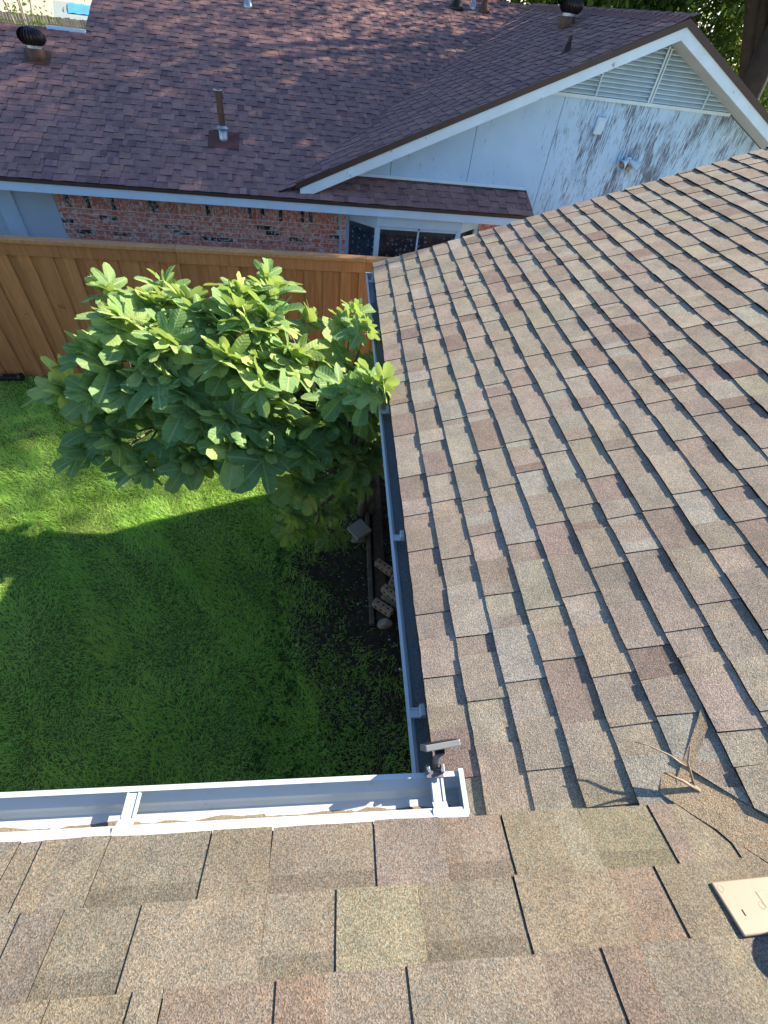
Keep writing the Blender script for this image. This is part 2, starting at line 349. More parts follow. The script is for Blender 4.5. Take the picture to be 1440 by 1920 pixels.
# ------------------------------------------------------------------ shingle courses
def smooth_noise(a, seed):
    return math.sin(a*31+seed)*.5+math.sin(a*73+seed*2.1)*.3+math.sin(a*151+seed*3.7)*.2
def courses(O, A, S, NN, n, e, a_lo, a_hi, palette, base=.003, tooth=.0032, wid=(.08, .24), jag=.0016, seed=1, band=.6, k0=0, mono=.68, edge=(.022, .018, .018)):
    """Laminated shingles: returns a list of (MB, centre). O origin on the eave, A along, S up the slope, NN normal; a_lo/a_hi(s) cut the ends."""
    rn = random.Random(seed); O, A, S, NN = map(Vector, (O, A, S, NN)); out = []
    def pick():
        r = rn.random(); acc = 0
        for w, c in palette:
            acc += w
            if r <= acc: break
        j = rn.uniform(.9, 1.1); return tuple(x*j*rn.uniform(.97, 1.03) for x in c)
    for k in range(k0, n):
        s0 = k*e; s1 = s0+e+.012; sm = s0+e*.74
        lo = min(a_lo(s0), a_lo(s1)); hi = max(a_hi(s0), a_hi(s1)); a = lo-rn.uniform(0, .1); is_t = rn.random() < .5
        wob = rn.uniform(0, 9); lift = rn.uniform(-.0006, .0006)
        while a < hi:
            w = rn.uniform(*wid)*(1.0 if is_t else .85)
            if rn.random() < .08: w *= .4
            b = a+w
            if b <= lo+.012: a = b; is_t = not is_t; continue
            if hi-b < .03: b = hi+.02
            h0 = base+lift+(tooth if is_t else 0); h1 = .0008+(tooth if is_t else 0)
            ns = 2 if w < .12 else 3
            cs = [pick()]
            while len(cs) < ns: cs.append(cs[-1] if rn.random() < mono else pick())
            mb = MB(); vs = []; skew = rn.uniform(-.004, .004) if is_t else 0
            for r, (s, h) in enumerate(((s0, h0), (sm, h0*.3+h1*.7), (s1, h1))):
                for i in range(ns+1):
                    aa = a+(b-a)*i/ns
                    if i == 0: aa += (skew if r == 0 else 0)
                    if i == ns: aa -= (skew if r == 0 else 0)+ (.0 if not is_t else .0)
                    aa = max(a_lo(s), min(a_hi(s), aa))
                    ss = s
                    if r == 0: ss += smooth_noise(aa*.35, wob)*.0018+rn.uniform(-jag, jag)
                    vs.append(tuple(O+A*aa+S*ss+NN*h))
            m1 = ns+1
            for i in range(m1):
                v = Vector(vs[i]); vs.append(tuple(v-NN*(h0+.001)))
            for r in (1, 2):
                for i in (0, ns): vs.append(tuple(Vector(vs[r*m1+i])-NN*(h1+tooth+.001)))
            fs, ts = [], []
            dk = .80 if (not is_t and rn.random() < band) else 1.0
            for i in range(ns):
                c = cs[i]
                fs.append((i, i+1, m1+i+1, m1+i)); ts.append(c)
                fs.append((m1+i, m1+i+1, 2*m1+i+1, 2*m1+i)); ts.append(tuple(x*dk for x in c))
                fs.append((3*m1+i, 3*m1+i+1, i+1, i)); ts.append(edge)
            q = 4*m1
            for e0, (p, pm, ph, bm, bh) in enumerate(((0, m1, 2*m1, q, q+2), (ns, m1+ns, 2*m1+ns, q+1, q+3))):
                bq = 3*m1+(0 if e0 == 0 else ns); cc = edge
                f1 = (p, pm, bm, bq); f2 = (pm, ph, bh, bm)
                if e0: f1 = f1[::-1]; f2 = f2[::-1]
                fs += [f1, f2]; ts += [cc, cc]
            if A.cross(S).dot(NN) < 0: fs = [f[::-1] for f in fs]
            mid = O+A*((max(a, lo)+min(b, hi))/2)+S*(s0+e/2)
            mb.add(vs, fs, ts); out.append((mb, mid)); a = b; is_t = not is_t
    return out
def lay(pieces, mat, n_obj, part_parent, thing_parent, off=(0, 0, 0), key=None, stuff_name='shingle_field'):
    """The n_obj pieces that show largest become objects under part_parent(piece); the rest one mesh of kind stuff."""
    order = sorted(range(len(pieces)), key=lambda i: key(pieces[i][1]))
    for i in order[:n_obj]:
        pieces[i][0].build('shingle', mat, pieces[i][2], off=off)
    rest = MB()
    for i in order[n_obj:]:
        b = pieces[i][0]; rest.add(b.v, b.f, list(b.t))
    o = rest.build(stuff_name, mat, thing_parent, off=off); o['kind'] = 'stuff'; o['label'] = 'remaining shingles of the roof, farther from the camera'
    return o

# ================================================================== GROUND
structure(MB().add([(-400, -400, GZ-.03), (400, -400, GZ-.03), (400, 400, GZ-.03), (-400, 400, GZ-.03)], [(0, 1, 2, 3)]).build('ground', 'far_ground'))
lw = MB(); nx, ny = 40, 44
def lawn_h(x, y): return GZ+.012*math.sin(x*1.7+y*.9)+.008*math.sin(x*3.9-y*2.7)
vs = [(-9.0+9.6*i/nx, -1.5+7.75*j/ny, lawn_h(-9.0+9.6*i/nx, -1.5+7.75*j/ny)) for j in range(ny+1) for i in range(nx+1)]
lw.add(vs, [(j*(nx+1)+i, j*(nx+1)+i+1, (j+1)*(nx+1)+i+1, (j+1)*(nx+1)+i) for j in range(ny) for i in range(nx)])
structure(lw.build('lawn', 'lawn', smooth=True))
# planting bed of bare soil along the wall: uneven mound
BED = [(-.80, 2.95), (-.60, 3.3), (-.45, 3.9), (-.45, 4.6), (.40, 4.7), (.40, .3), (-.25, .4), (-.45, .95), (-.62, 1.5), (-.80, 2.1), (-.85, 2.5)]
def in_bed(x, y, g=0.0):
    c = False; n = len(BED)
    for i in range(n):
        x0, y0 = BED[i]; x1, y1 = BED[(i+1) % n]
        if (y0 > y) != (y1 > y) and x < (x1-x0)*(y-y0)/(y1-y0)+x0: c = not c
    return c
bed = MB(); st = .06; idx = {}
for i in range(-14, 8):
    for j in range(6, 80):
        x, y = i*st, j*st
        if in_bed(x, y):
            q = []
            for dx, dy in ((0, 0), (1, 0), (1, 1), (0, 1)):
                kx = (i+dx, j+dy)
                if kx not in idx:
                    idx[kx] = len(bed.v); X, Y = kx[0]*st, kx[1]*st
                    edge = all(in_bed(X+a*st, Y+b*st) for a in (-1, 1) for b in (-1, 1))
                    bed.v.append((X, Y, lawn_h(X, Y)+(.022+random.uniform(0, .022) if edge else -.004)))
                q.append(idx[kx])
            bed.f.append(tuple(q)); bed.t.append((1, 1, 1))
structure(bed.build('flower_bed_soil', 'soil', smooth=True))

# ================================================================== OUR HOUSE
HA, TP = .23396, .3632; ANG = math.atan(TP); CS, SN = math.cos(ANG), math.sin(ANG)
LY = 4.4585; E5 = .143; XR = 3.60; X0 = HA/TP
house = thing('house', 'tan shingled house roof with white gutters, two slopes meeting at an inside corner', 'house', (0, 0, 0))
wallp = MB().box((.38, -9, GZ-.1), (6.8, 4.40, -.12)); w1 = wallp.build('wall', 'fascia_wall', house)
MB().box((-9, -9, GZ-.1), (.36, -.38, .12)).build('wall', 'fascia_wall', house)
# decks
dB = MB().prism([(-.004, -.35, -.004), (XR, -.35, XR*TP-.004), (XR, LY-.012, XR*TP-.004), (-.004, LY-.012, -.004)][::1], (0, 0, .02))
roofB = dB.build('roof', 'deck', house); roofB['label'] = 'long roof slope rising to the right from the side gutter'
MB().prism([(XR, -9, XR*TP-.004), (2*XR, -9, -.004), (2*XR, LY-.012, -.004), (XR, LY-.012, XR*TP-.004)], (0, 0, .02)).build('back_slope', 'deck', house)
YA = 4.5
dA = MB().prism([(-8, -.004, HA-.004), (-8, -YA, HA+YA*TP-.004), (X0+YA, -YA, HA+YA*TP-.004), (X0, -.004, HA-.004)][::-1], (0, 0, .012))
roofA = dA.build('roof', 'deck', house); roofA['label'] = 'near roof slope falling away to the front gutter'
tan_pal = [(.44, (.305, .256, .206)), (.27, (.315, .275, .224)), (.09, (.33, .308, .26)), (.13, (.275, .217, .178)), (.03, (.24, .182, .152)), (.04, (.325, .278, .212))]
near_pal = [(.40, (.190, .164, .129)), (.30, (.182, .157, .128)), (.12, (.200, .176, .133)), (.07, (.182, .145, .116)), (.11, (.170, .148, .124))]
nB = Vector((-SN, 0, CS)); SB = Vector((CS, 0, SN)); nA = Vector((0, SN, CS)); SA = Vector((0, -CS, SN))
def cutB(s):                                  # valley: this slope is trimmed just past the centre line
    x = s*CS
    return .02 if x < .655 else max(-8.9, .128-(x-.655)*1.033)
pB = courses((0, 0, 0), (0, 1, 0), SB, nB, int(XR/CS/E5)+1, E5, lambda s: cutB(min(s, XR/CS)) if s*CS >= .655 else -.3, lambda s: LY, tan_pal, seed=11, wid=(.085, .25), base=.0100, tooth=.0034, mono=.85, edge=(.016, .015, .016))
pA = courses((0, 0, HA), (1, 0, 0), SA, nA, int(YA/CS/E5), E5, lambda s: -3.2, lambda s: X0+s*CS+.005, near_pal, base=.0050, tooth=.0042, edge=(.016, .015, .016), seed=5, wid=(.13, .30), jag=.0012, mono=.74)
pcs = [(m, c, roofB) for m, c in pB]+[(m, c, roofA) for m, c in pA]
def view_key(c):
    x, y = pix(c); d = (Vector(c)-Vector(CAM)).length
    return d if -40 < x < 1480 and 100 < y < 1970 else d+50
lay(pcs, 'shingle', 300, None, house, key=view_key)
# the front slope's shingles carried across the valley, and one loose strip beside the dry stem
def onB(x, y, h): return tuple(Vector((x, y, x*TP))+nB*h)
vf_ = MB(); vf_.prism([onB(.60, .03, .013), onB(2.7, -2.06, .013), onB(2.7, -1.93, .002), onB(.655, .14, .002)], nB*.002, (.32, .25, .17)); vf_.build('valley_shingle', 'shingle', house)
vs_ = MB(); vs_.prism([onB(.640, .012, .008), onB(.70, .075, .008), onB(.795, .185, .009), onB(.805, .248, .010), onB(.783, .215, .010), onB(.655, .06, .009)], nB*.006, (.32, .25, .17)); vs_.build('valley_shingle', 'shingle', house)
# fascia boards behind the gutters, rake trim
MB().box((.043, -.3, -.19), (.07, LY-.02, -.03)).build('fascia', 'white', house)
MB().box((-8, -.03, HA-.17), (.55, -.012, HA-.03)).build('fascia', 'white', house)
MB().box((.07, -.3, -.19), (.40, LY-.03, -.18)).build('soffit', 'soffit', house)
MB().box((-8, -.40, HA-.17), (.36, -.03, HA-.16)).build('soffit', 'soffit', house)
rk = MB(); rk.prism([(0, LY-.010, -.03), (XR, LY-.010, XR*TP-.03), (XR, LY-.010, XR*TP-.17), (0, LY-.010, -.17)], (0, .02, 0)); rk.build('rake_board', 'white', house)
ge = MB(); ge.prism([(.4, LY-.056, -.16), (XR, LY-.056, XR*TP-.12), (2*XR-.4, LY-.056, -.16)], (0, .05, 0)); ge.build('gable_wall', 'white', house)
rc = MB()
for i in range(34):
    y1 = LY-.01-i*.143; rc.add([(XR-.13, y1-.16, (XR-.13)*TP+.012), (XR, y1-.16, XR*TP+.018), (XR+.13, y1-.16, (XR-.13)*TP+.012), (XR-.13, y1, (XR-.13)*TP+.016), (XR, y1, XR*TP+.024), (XR+.13, y1, (XR-.13)*TP+.016)], [(0, 1, 4, 3), (1, 2, 5, 4)], (.3, .25, .2))
rc.build('ridge_cap', 'shingle', house)

def gutter(axis, a0, a1, base, zt, out_dir):
    """K-style trough. axis 'x' or 'y' = run; base = coordinate of its back; out_dir sign of the outward side."""
    sec = [(0, 0), (0, -.098), (.058, -.098), (.070, -.082), (.074, -.060), (.088, -.045), (.100, -.030), (.103, -.004), (.103, 0), (.090, .0015), (.090, -.003),
           (.0995, -.0045), (.0965, -.028), (.085, -.0425), (.0705, -.058), (.0665, -.080), (.056, -.0945), (.0035, -.0945), (.0035, 0)]
    sec = [(d, z*.76) for d, z in sec]
    def P(a, d, z): return (a, base+out_dir*d, zt+z) if axis == 'x' else (base+out_dir*d, a, zt+z)
    mb = MB(); mb.sweep([P(a0, d, z) for d, z in sec], P(a0, 0, 0), P(a1, 0, 0))
    # make the faces point outwards whatever the run
    return mb, P
GA, PA = gutter('x', -8.0, .028, .012, HA-.022, 1)
gA = GA.build('gutter', 'gutter', house); gA['label'] = 'front gutter in full sun, its lip white'
GBm, PB = gutter('y', .118, LY-.02, .040, -.078, -1)
gB = GBm.build('gutter', 'gutter', house); gB['label'] = 'side gutter running back to the fence, dark sludge on its floor'
for o in (gA, gB):
    bm = bmesh.new(); bm.from_mesh(o.data); bmesh.ops.recalc_face_normals(bm, faces=bm.faces); bm.to_mesh(o.data); bm.free()
def cap(P, a, da, name, parent):
    pts = [(0, .006), (0, -.077), (.06, -.077), (.076, -.046), (.104, -.023), (.106, .006)]
    mb = MB(); v = [P(a, d, z) for d, z in pts]+[P(a+da, d, z) for d, z in pts]; n = len(pts)
    mb.add(v, [tuple(range(n)), tuple(range(2*n-1, n-1, -1))]+[(i, n+i, n+(i+1) % n, (i+1) % n) for i in range(n)])
    # folded rim of the cap
    for (d0, z0), (d1, z1) in zip(pts[1:], pts[2:]):
        pass
    mb.box(tuple(min(x, y) for x, y in zip(P(a-.009, -.004, .0065), P(a+da+.002, .108, .009))), tuple(max(x, y) for x, y in zip(P(a-.009, -.004, .0065), P(a+da+.002, .108, .009))))
    o = mb.build('end_cap', 'gutter', parent); bm = bmesh.new(); bm.from_mesh(o.data); bmesh.ops.recalc_face_normals(bm, faces=bm.faces); bm.to_mesh(o.data); bm.free()
cap(PA, .0285, .003, 'end_cap', gA); cap(PB, LY-.0195, .003, 'end_cap', gB)
# drip-edge flange over the back of the front gutter
fl = MB(); fl.add([(-8, -.005, HA-.005), (.0275, -.005, HA-.005), (.0275, .027, HA-.017), (-8, .027, HA-.017), (-8, .027, HA-.030), (.0275, .027, HA-.030)], [(0, 1, 2, 3)[::1], (3, 2, 5, 4)]); 
fl.build('drip_edge', 'gutter', house)
flb = MB(); flb.add([(.02, .03, -.002), (.02, LY, -.002), (.004, LY, -.008), (.004, .03, -.008), (.004, LY, -.03), (.004, .03, -.03)], [(0, 1, 2, 3), (3, 2, 4, 5)]); flb.build('drip_edge', 'gutter', house)
# wash of loose granules lying in the troughs
def sludge(P, a0, a1, d0, d1, z, name, mat, parent, step=.03, amp=.004, lump=None):
    n = int((a1-a0)/step); m = 5; mb = MB()
    for i in range(n+1):
        a = a0+(a1-a0)*i/n
        for j in range(m+1):
            q = j/m; dd = d0+(d1(a) - d0)*q
            zz = z+amp*(math.sin(a*23+j)+math.sin(a*57+j*2))*.5*(1 if 0 < j < m else .3)+(.010*(1-q) if lump else 0)
            mb.v.append(P(a, dd, zz if j < m else z-.004))
    for i in range(n):
        for j in range(m): mb.f.append((i*(m+1)+j, i*(m+1)+j+1, (i+1)*(m+1)+j+1, (i+1)*(m+1)+j)); mb.t.append((1, 1, 1))
    o = mb.build(name, mat, parent, smooth=True); bm = bmesh.new(); bm.from_mesh(o.data); bmesh.ops.recalc_face_normals(bm, faces=bm.faces)
    if sum(f.normal.z for f in bm.faces) < 0: bmesh.ops.reverse_faces(bm, faces=bm.faces)
    bm.to_mesh(o.data); bm.free(); return o
sludge(PA, -7.9, .0, .0036, lambda a: .036+.003*math.sin(a*19)+.0025*math.sin(a*47), -.0690, 'granule_wash', 'debris', gA)
sludge(PB, .14, LY-.04, .0036, lambda a: (.0655+.0025*math.sin(a*9)+.0015*math.sin(a*31)) if a < 3.95 else .03, -.055, 'granule_wash', 'debris_dark', gB, amp=.006)
def hanger(P, a, parent, w=.038, clip=False):
    mb = MB()
    def bar(dd0, dd1, z0, z1, wa, th):
        c = [P(a+s*wa/2, d, z) for d, z in ((dd0, z0), (dd1, z1)) for s in (-1, 1)]
        v = c+[(x, y, z-th) for x, y, z in c]
        mb.add(v, [(0, 1, 3, 2), (4, 6, 7, 5), (0, 2, 6, 4), (1, 5, 7, 3), (0, 4, 5, 1), (2, 3, 7, 6)])
    bar(.030, .100, -.004, -.004, w, .002)
    for s in (-.38, 0, .38):
        pass
    a_ = a
    for s in (-.36, .36):                      # stiffening ribs
        c0 = [P(a+s*w+q*.0022, d, -.0038) for d in (.032, .098) for q in (-1, 1)]
        mb.add(c0+[(x, y, z+.0028) for x, y, z in c0], [(4, 5, 7, 6), (0, 2, 6, 4), (1, 5, 7, 3), (0, 4, 5, 1), (2, 3, 7, 6)])
    bar(.012, .031, .012, -.004, w*1.05, .002)
    bar(-.010, .013, .013, .013, w*1.25, .002)
    if clip: bar(.030, .056, .030, .030, w*1.1, .030)
    o = mb.build('hanger', 'gutter', parent); bm = bmesh.new(); bm.from_mesh(o.data); bmesh.ops.recalc_face_normals(bm, faces=bm.faces); bm.to_mesh(o.data); bm.free(); return o
for a in (-.856, -.044, -1.7): hanger(PA, a, gA)
for a in (.377, 1.208, 2.24, 3.25, 4.27): hanger(PB, a, gB, clip=True)

# ================================================================== NEIGHBOUR'S HOUSE
TH, VF, Z0, MM, ZR, UR, VR, MWG, VW = .0799, 7.70, -.343, .3727, 1.931, 4.723, 7.806, .4233, 8.27
Uv = Vector((math.cos(TH), math.sin(TH), 0)); Vv = Vector((-math.sin(TH), math.cos(TH), 0))
NB0 = Uv*0+Vv*VW
nb = thing('neighbor_house', 'brick house behind the fence with dark brown shingle roof and peeling white gable', 'house', (NB0.x, NB0.y, GZ), TH)
OFF = (0, VW, GZ)                             # local (u, v, z) minus this
def nbuild(mb, name, mat, parent=nb, **k): return mb.build(name, mat, parent, off=OFF, **k)
def nworld(c): return Vector((0, 0, c[2]))+Uv*c[0]+Vv*c[1]
VRG = VF+(ZR-Z0)/MM; aM = math.atan(MM); aW = math.atan(MWG)
def valley_u(v): return UR-(ZR-Z0-MM*(v-VF))/MWG
# shell
nbuild(MB().box((-7.5, VW+.02, GZ-.1), (3.30, 19.2, -.50)), 'wall_core', 'mortar')
nbuild(MB().box((3.36, VW+.05, GZ-.1), (9.5, 19.0, -.62)), 'wall_core', 'mortar')
ULEFT, VLOW = -3.52, 10.90
# main front slope deck, stepping down to a lower ridge on the left
zM = lambda v: Z0+MM*(v-VF)
def mplane(poly, z=-.006): return [(u, v, zM(v)+z) for u, v in poly]
dk = MB(); dk.prism(mplane([(-7.6, VF+.002), (3.37, VF+.002), (3.37, VW), (valley_u(VW), VW), (UR, VRG), (ULEFT, VRG), (ULEFT, VLOW), (-7.6, VLOW)]), (0, 0, .02))
roofM = nbuild(dk, 'roof', 'deck'); roofM['label'] = 'dark brown main roof slope facing the yard, in tree shade'
bk = MB(); bk.prism([(ULEFT, VRG, ZR-.006), (UR, VRG, ZR-.006), (UR, 2*VRG-VF, Z0-.006), (ULEFT, 2*VRG-VF, Z0-.006)], (0, 0, .02), (.245, .125, .115)); nbuild(bk, 'back_slope', 'shingle_dark')
bl = MB(); bl.prism([(-7.6, VLOW, zM(VLOW)-.006), (ULEFT, VLOW, zM(VLOW)-.006), (ULEFT, 2*VLOW-VF-.5, Z0-.006+.18), (-7.6, 2*VLOW-VF-.5, Z0-.006+.18)], (0, 0, .02), (.245, .125, .115)); nbuild(bl, 'back_slope', 'shingle_dark')
# gable end where the tall roof steps down to the low one
st_ = MB(); st_.prism([(ULEFT+.12, VLOW, zM(VLOW)-.5), (ULEFT+.12, VLOW, zM(VLOW)-.05), (ULEFT+.12, VRG, ZR-.05), (ULEFT+.12, 2*VRG-VLOW, zM(VLOW)-.05), (ULEFT+.12, 2*VRG-VLOW, zM(VLOW)-.5)][::-1], (-.05, 0, 0)); nbuild(st_, 'gable_step_wall', 'white')
nbuild(MB().box((-4.05, VLOW+.03, zM(VLOW)-.05), (ULEFT+.02, VLOW+.12, zM(VLOW)+.055)), 'ridge_flashing', 'white')
# wing slopes
zW = lambda u: ZR-MWG*abs(u-UR)
dw = MB(); dw.prism([(valley_u(VR), VR, zW(valley_u(VR))-.006), (UR, VR, ZR-.006), (UR, VRG, ZR-.006)], (0, 0, .02)); roofW = nbuild(dw, 'roof', 'deck'); roofW['label'] = 'wing roof slope running up to the white gable'
dr = MB(); dr.prism([(UR, VR, ZR-.006), (10.1, VR, zW(10.1)-.006), (10.1, 18.5, zW(10.1)-.006), (UR, 18.5, ZR-.006)], (0, 0, .02), (.245, .125, .115)); nbuild(dr, 'back_slope', 'shingle_dark')
brown_pal = [(.48, (.285, .165, .155)), (.28, (.25, .147, .143)), (.08, (.19, .115, .12)), (.16, (.32, .187, .168))]
cM, sM = math.cos(aM), math.sin(aM); cW, sW = math.cos(aW), math.sin(aW); EN = .136
nm = int((VRG-VF)/cM/EN)+1
def mlo(s): return -7.6 if VF+s*cM < VLOW else ULEFT
def mhi(s):
    v = VF+s*cM
    return 3.37 if v < VW-.01 else valley_u(v)+.01
kw = dict(base=.005, tooth=.005, wid=(.10, .24), jag=.002)
pM = courses((0, VF, Z0), (1, 0, 0), (0, cM, sM), (0, -sM, cM), nm, EN, mlo, mhi, brown_pal, seed=21, **kw)
ub = valley_u(VR); nw_ = int((UR-ub)/cW/EN)+1
def whi(s):
    u = min(UR, ub+s*cW); return max(VR-.02, VF+(zW(u)-Z0)/MM-.01)
pW = courses((ub, 0, zW(ub)), (0, 1, 0), (cW, 0, sW), (-sW, 0, cW), nw_, EN, lambda s: VR-.012, whi, brown_pal, seed=22, **kw)
pn = [(m, c, roofM) for m, c in pM]+[(m, c, roofW) for m, c in pW]
def nkey(c):
    w = nworld(c); x, y = pix(w); d = (w-Vector(CAM)).length
    return d if -30 < x < 1470 and -10 < y < 1000 else d+50
lay(pn, 'shingle_dark', 300, None, nb, off=OFF, key=nkey)
cpn = MB()
for i in range(44):
    v0 = VR-.012+i*.14; cpn.add([(UR-.13, v0, zW(UR-.13)+.012), (UR, v0, ZR+.022), (UR+.13, v0, zW(UR-.13)+.012), (UR-.13, v0+.16, zW(UR-.13)+.008), (UR, v0+.16, ZR+.014), (UR+.13, v0+.16, zW(UR-.13)+.008)], [(1, 0, 3, 4), (2, 1, 4, 5)], (.245, .125, .115))
nbuild(cpn, 'ridge_cap', 'shingle_dark'); cpn = MB()
for i in range(60):
    u0 = ULEFT+i*.14; cpn.add([(u0, VRG-.13, ZR-.13*MM+.012), (u0, VRG, ZR+.022), (u0, VRG+.13, ZR-.13*MM+.012), (u0+.16, VRG-.13, ZR-.13*MM+.008), (u0+.16, VRG, ZR+.014), (u0+.16, VRG+.13, ZR-.13*MM+.008)], [(0, 1, 4, 3)[::-1], (1, 2, 5, 4)[::-1]], (.245, .125, .115))
nbuild(cpn, 'ridge_cap', 'shingle_dark'); cpn = MB()
for i in range(30):
    u0 = -7.6+i*.14; cpn.add([(u0, VLOW-.13, zM(VLOW)-.13*MM+.012), (u0, VLOW, zM(VLOW)+.02), (u0, VLOW+.12, zM(VLOW)-.03), (u0+.16, VLOW-.13, zM(VLOW)-.13*MM+.008), (u0+.16, VLOW, zM(VLOW)+.014), (u0+.16, VLOW+.12, zM(VLOW)-.036)], [(0, 1, 4, 3)[::-1], (1, 2, 5, 4)[::-1]], (.245, .125, .115))
nbuild(cpn, 'ridge_cap', 'shingle_dark')
# eave fascia, drip edge, soffit
nbuild(MB().box((-7.6, VF+.012, Z0-.155), (3.37, VF+.035, Z0-.018)), 'fascia', 'white', bevel=.003)
nbuild(MB().box((-7.6, VF-.008, Z0-.045), (3.375, VF+.011, Z0-.004)), 'drip_edge', 'drip')
nbuild(MB().box((-7.6, VF+.036, Z0-.155), (3.37, VW, Z0-.145)), 'soffit', 'soffit')
pe = MB(); pe.prism([(3.372, VF, Z0-.0), (3.372, VF, Z0-.15), (3.372, VW, Z0-.15), (3.372, VW, zM(VW)+.0)][::-1], (.02, 0, 0)); nbuild(pe, 'pent_end_board', 'drip')
nbuild(MB().box((-.05, VW-.022, zM(VW)+.004), (3.34, VW-.004, zM(VW)+.045)), 'flashing', 'peel')
# rake boards of the wing (white board below a brown metal edge) and their soffits
for sgn, u_end in ((-1, ub+.30), (1, 10.1)):
    def rz(u, d): return zW(u)-d
    a, b = (u_end, UR) if sgn < 0 else (UR, u_end)
    rb = MB(); rb.prism([(a, VR+.004, rz(a, .200)), (b, VR+.004, rz(b, .200)), (b, VR+.004, rz(b, .062)), (a, VR+.004, rz(a, .062))], (0, -.028, 0)); nbuild(rb, 'rake_board', 'peel', bevel=.003)
    rd = MB(); rd.prism([(a-.06*(sgn < 0), VR-.014, rz(a, .078)), (b, VR-.014, rz(b, .078)), (b, VR-.014, rz(b, .0)), (a-.06*(sgn < 0), VR-.014, rz(a, .0))], (0, -.017, 0)); nbuild(rd, 'drip_edge', 'drip')
    rs = MB(); rs.prism([(a, VR+.034, rz(a, .19)), (b, VR+.034, rz(b, .19)), (b, VW, rz(b, .19)), (a, VW, rz(a, .19))], (0, 0, -.012)); nbuild(rs, 'soffit', 'soffit')
# gable wall in separate plywood panels, cut under the rakes and at the foot of the louvre
ZL = 1.045; DR = .20
seams = [-.2, 1.12, 2.345, 3.575, 4.80, 6.02, 7.24, 8.46, 9.6]
gw = []
for a, b in zip(seams, seams[1:]):
    a += .004; b -= .004
    bot = lambda u: zM(VW)-.02 if u < 3.35 else -.75
    us = sorted({a, b, *[u for u in (3.36,) if a < u < b], *[u for u in (UR-(ZR-DR-ZL)/MWG, UR+(ZR-DR-ZL)/MWG) if a < u < b]})
    topz = lambda u: max(min(ZL, zW(u)-DR), -.9)
    lo = []; hi = []
    for u in us:
        hi.append((u, VW, topz(u)))
    if a < 3.36 < b: lo = [(a, VW, bot(a)), (3.358, VW, bot(a)), (3.362, VW, -.75), (b, VW, -.75)]
    else: lo = [(a, VW, bot((a+b)/2)), (b, VW, bot((a+b)/2))]
    if hi[-1][2] <= lo[-1][2]+.02: continue
    if hi[0][2] <= lo[0][2]: 
        hi = [h for h in hi if h[2] > lo[0][2]+.005]
        uu = UR-(ZR-DR-lo[0][2])/MWG; lo[0] = (max(a, uu), VW, lo[0][2])
    p_ = MB(); p_.prism(lo+hi[::-1], (0, -.015, 0)); gw.append(nbuild(p_, 'gable_panel', 'gable'))
bkp = MB(); bkp.prism([(UR-4.4, VW+.04, -.4), (UR+4.4, VW+.04, -.4), (UR, VW+.04, ZR-.12)], (0, -.03, 0)); nbuild(bkp, 'gable_backing', 'hole')
# louvred vent
lv = bpy.data.objects.new('louver_vent', None); COL.objects.link(lv); lv.parent = nb
half = lambda z: max(0.02, (ZR-DR-z)/MWG)
nsl = 13; dz = (ZR-DR-ZL-.03)/nsl
for i in range(nsl):
    z = ZL+.035+i*dz; h = half(z)+.03
    if h < .05: continue
    s_ = MB(); s_.add([(UR-h, VW-.035, z), (UR+h, VW-.035, z), (UR+h, VW+.028, z+dz*.95), (UR-h, VW+.028, z+dz*.95), (UR-h, VW-.035, z+.008), (UR+h, VW-.035, z+.008), (UR+h, VW+.028, z+dz*.95+.008), (UR-h, VW+.028, z+dz*.95+.008)],
        [(0, 3, 2, 1), (4, 5, 6, 7), (0, 1, 5, 4), (1, 2, 6, 5), (2, 3, 7, 6), (3, 0, 4, 7)]); nbuild(s_, 'slat', 'louver', lv)
for u, w in ((4.005, .018), (4.862, .028), (4.908, .022), (5.775, .018)):
    nbuild(MB().box((u-w/2, VW-.052, ZL+.03), (u+w/2, VW-.036, zW(u)-DR-.005)), 'mullion', 'louver', lv)
nbuild(MB().box((UR-half(ZL)+.05, VW-.05, ZL-.012), (UR+half(ZL)-.05, VW-.001, ZL+.028)), 'sill', 'louver', lv)
# electrical cover plate and twin flood lamp on the gable
jb = MB(); jb.box((4.165, VW-.045, .655), (4.305, VW-.0005, .855)); o = nbuild(jb, 'cover_box', 'white', bevel=.012); o['label'] = 'small white electrical box on the gable'
nbuild(MB().box((4.185, VW-.052, .685), (4.285, VW-.0455, .825)), 'cover_lid', 'white', o, bevel=.004)
fl_ = bpy.data.objects.new('flood_light', None); COL.objects.link(fl_); fl_.parent = nb; fl_['label'] = 'twin white flood lamp with motion sensor on the gable'
fb = MB(); fb.tube([(4.93, VW-.001, .37), (4.93, VW-.03, .37)], .055, 16); nbuild(fb, 'mounting_plate', 'white', fl_, smooth=False)
for s in (-1, 1):
    c0 = Vector((4.93+s*.03, VW-.05, .38)); d = Vector((s*.75, -.45, -.35)).normalized()
    h_ = MB(); h_.tube([Vector((4.93+s*.015, VW-.028, .372)), c0], .012, 8); h_.tube([c0-d*.02, c0, c0+d*.07, c0+d*.12, c0+d*.16], [.012, .028, .040, .062, .066], 14, False); nbuild(h_, 'lamp_or_shadow_head', 'white', fl_, smooth=True)
    b_ = MB(); b_.tube([c0+d*.07, c0+d*.13, c0+d*.15], [.03, .048, .02], 12); nbuild(b_, 'bulb', 'beige', fl_, smooth=True)
se = MB(); se.tube([(4.93, VW-.03, .35), (4.93, VW-.06, .31)], .014, 8); se.tube([(4.93, VW-.045, .31), (4.93, VW-.10, .285)], [.032, .036], 12); nbuild(se, 'motion_sensor', 'beige', fl_)
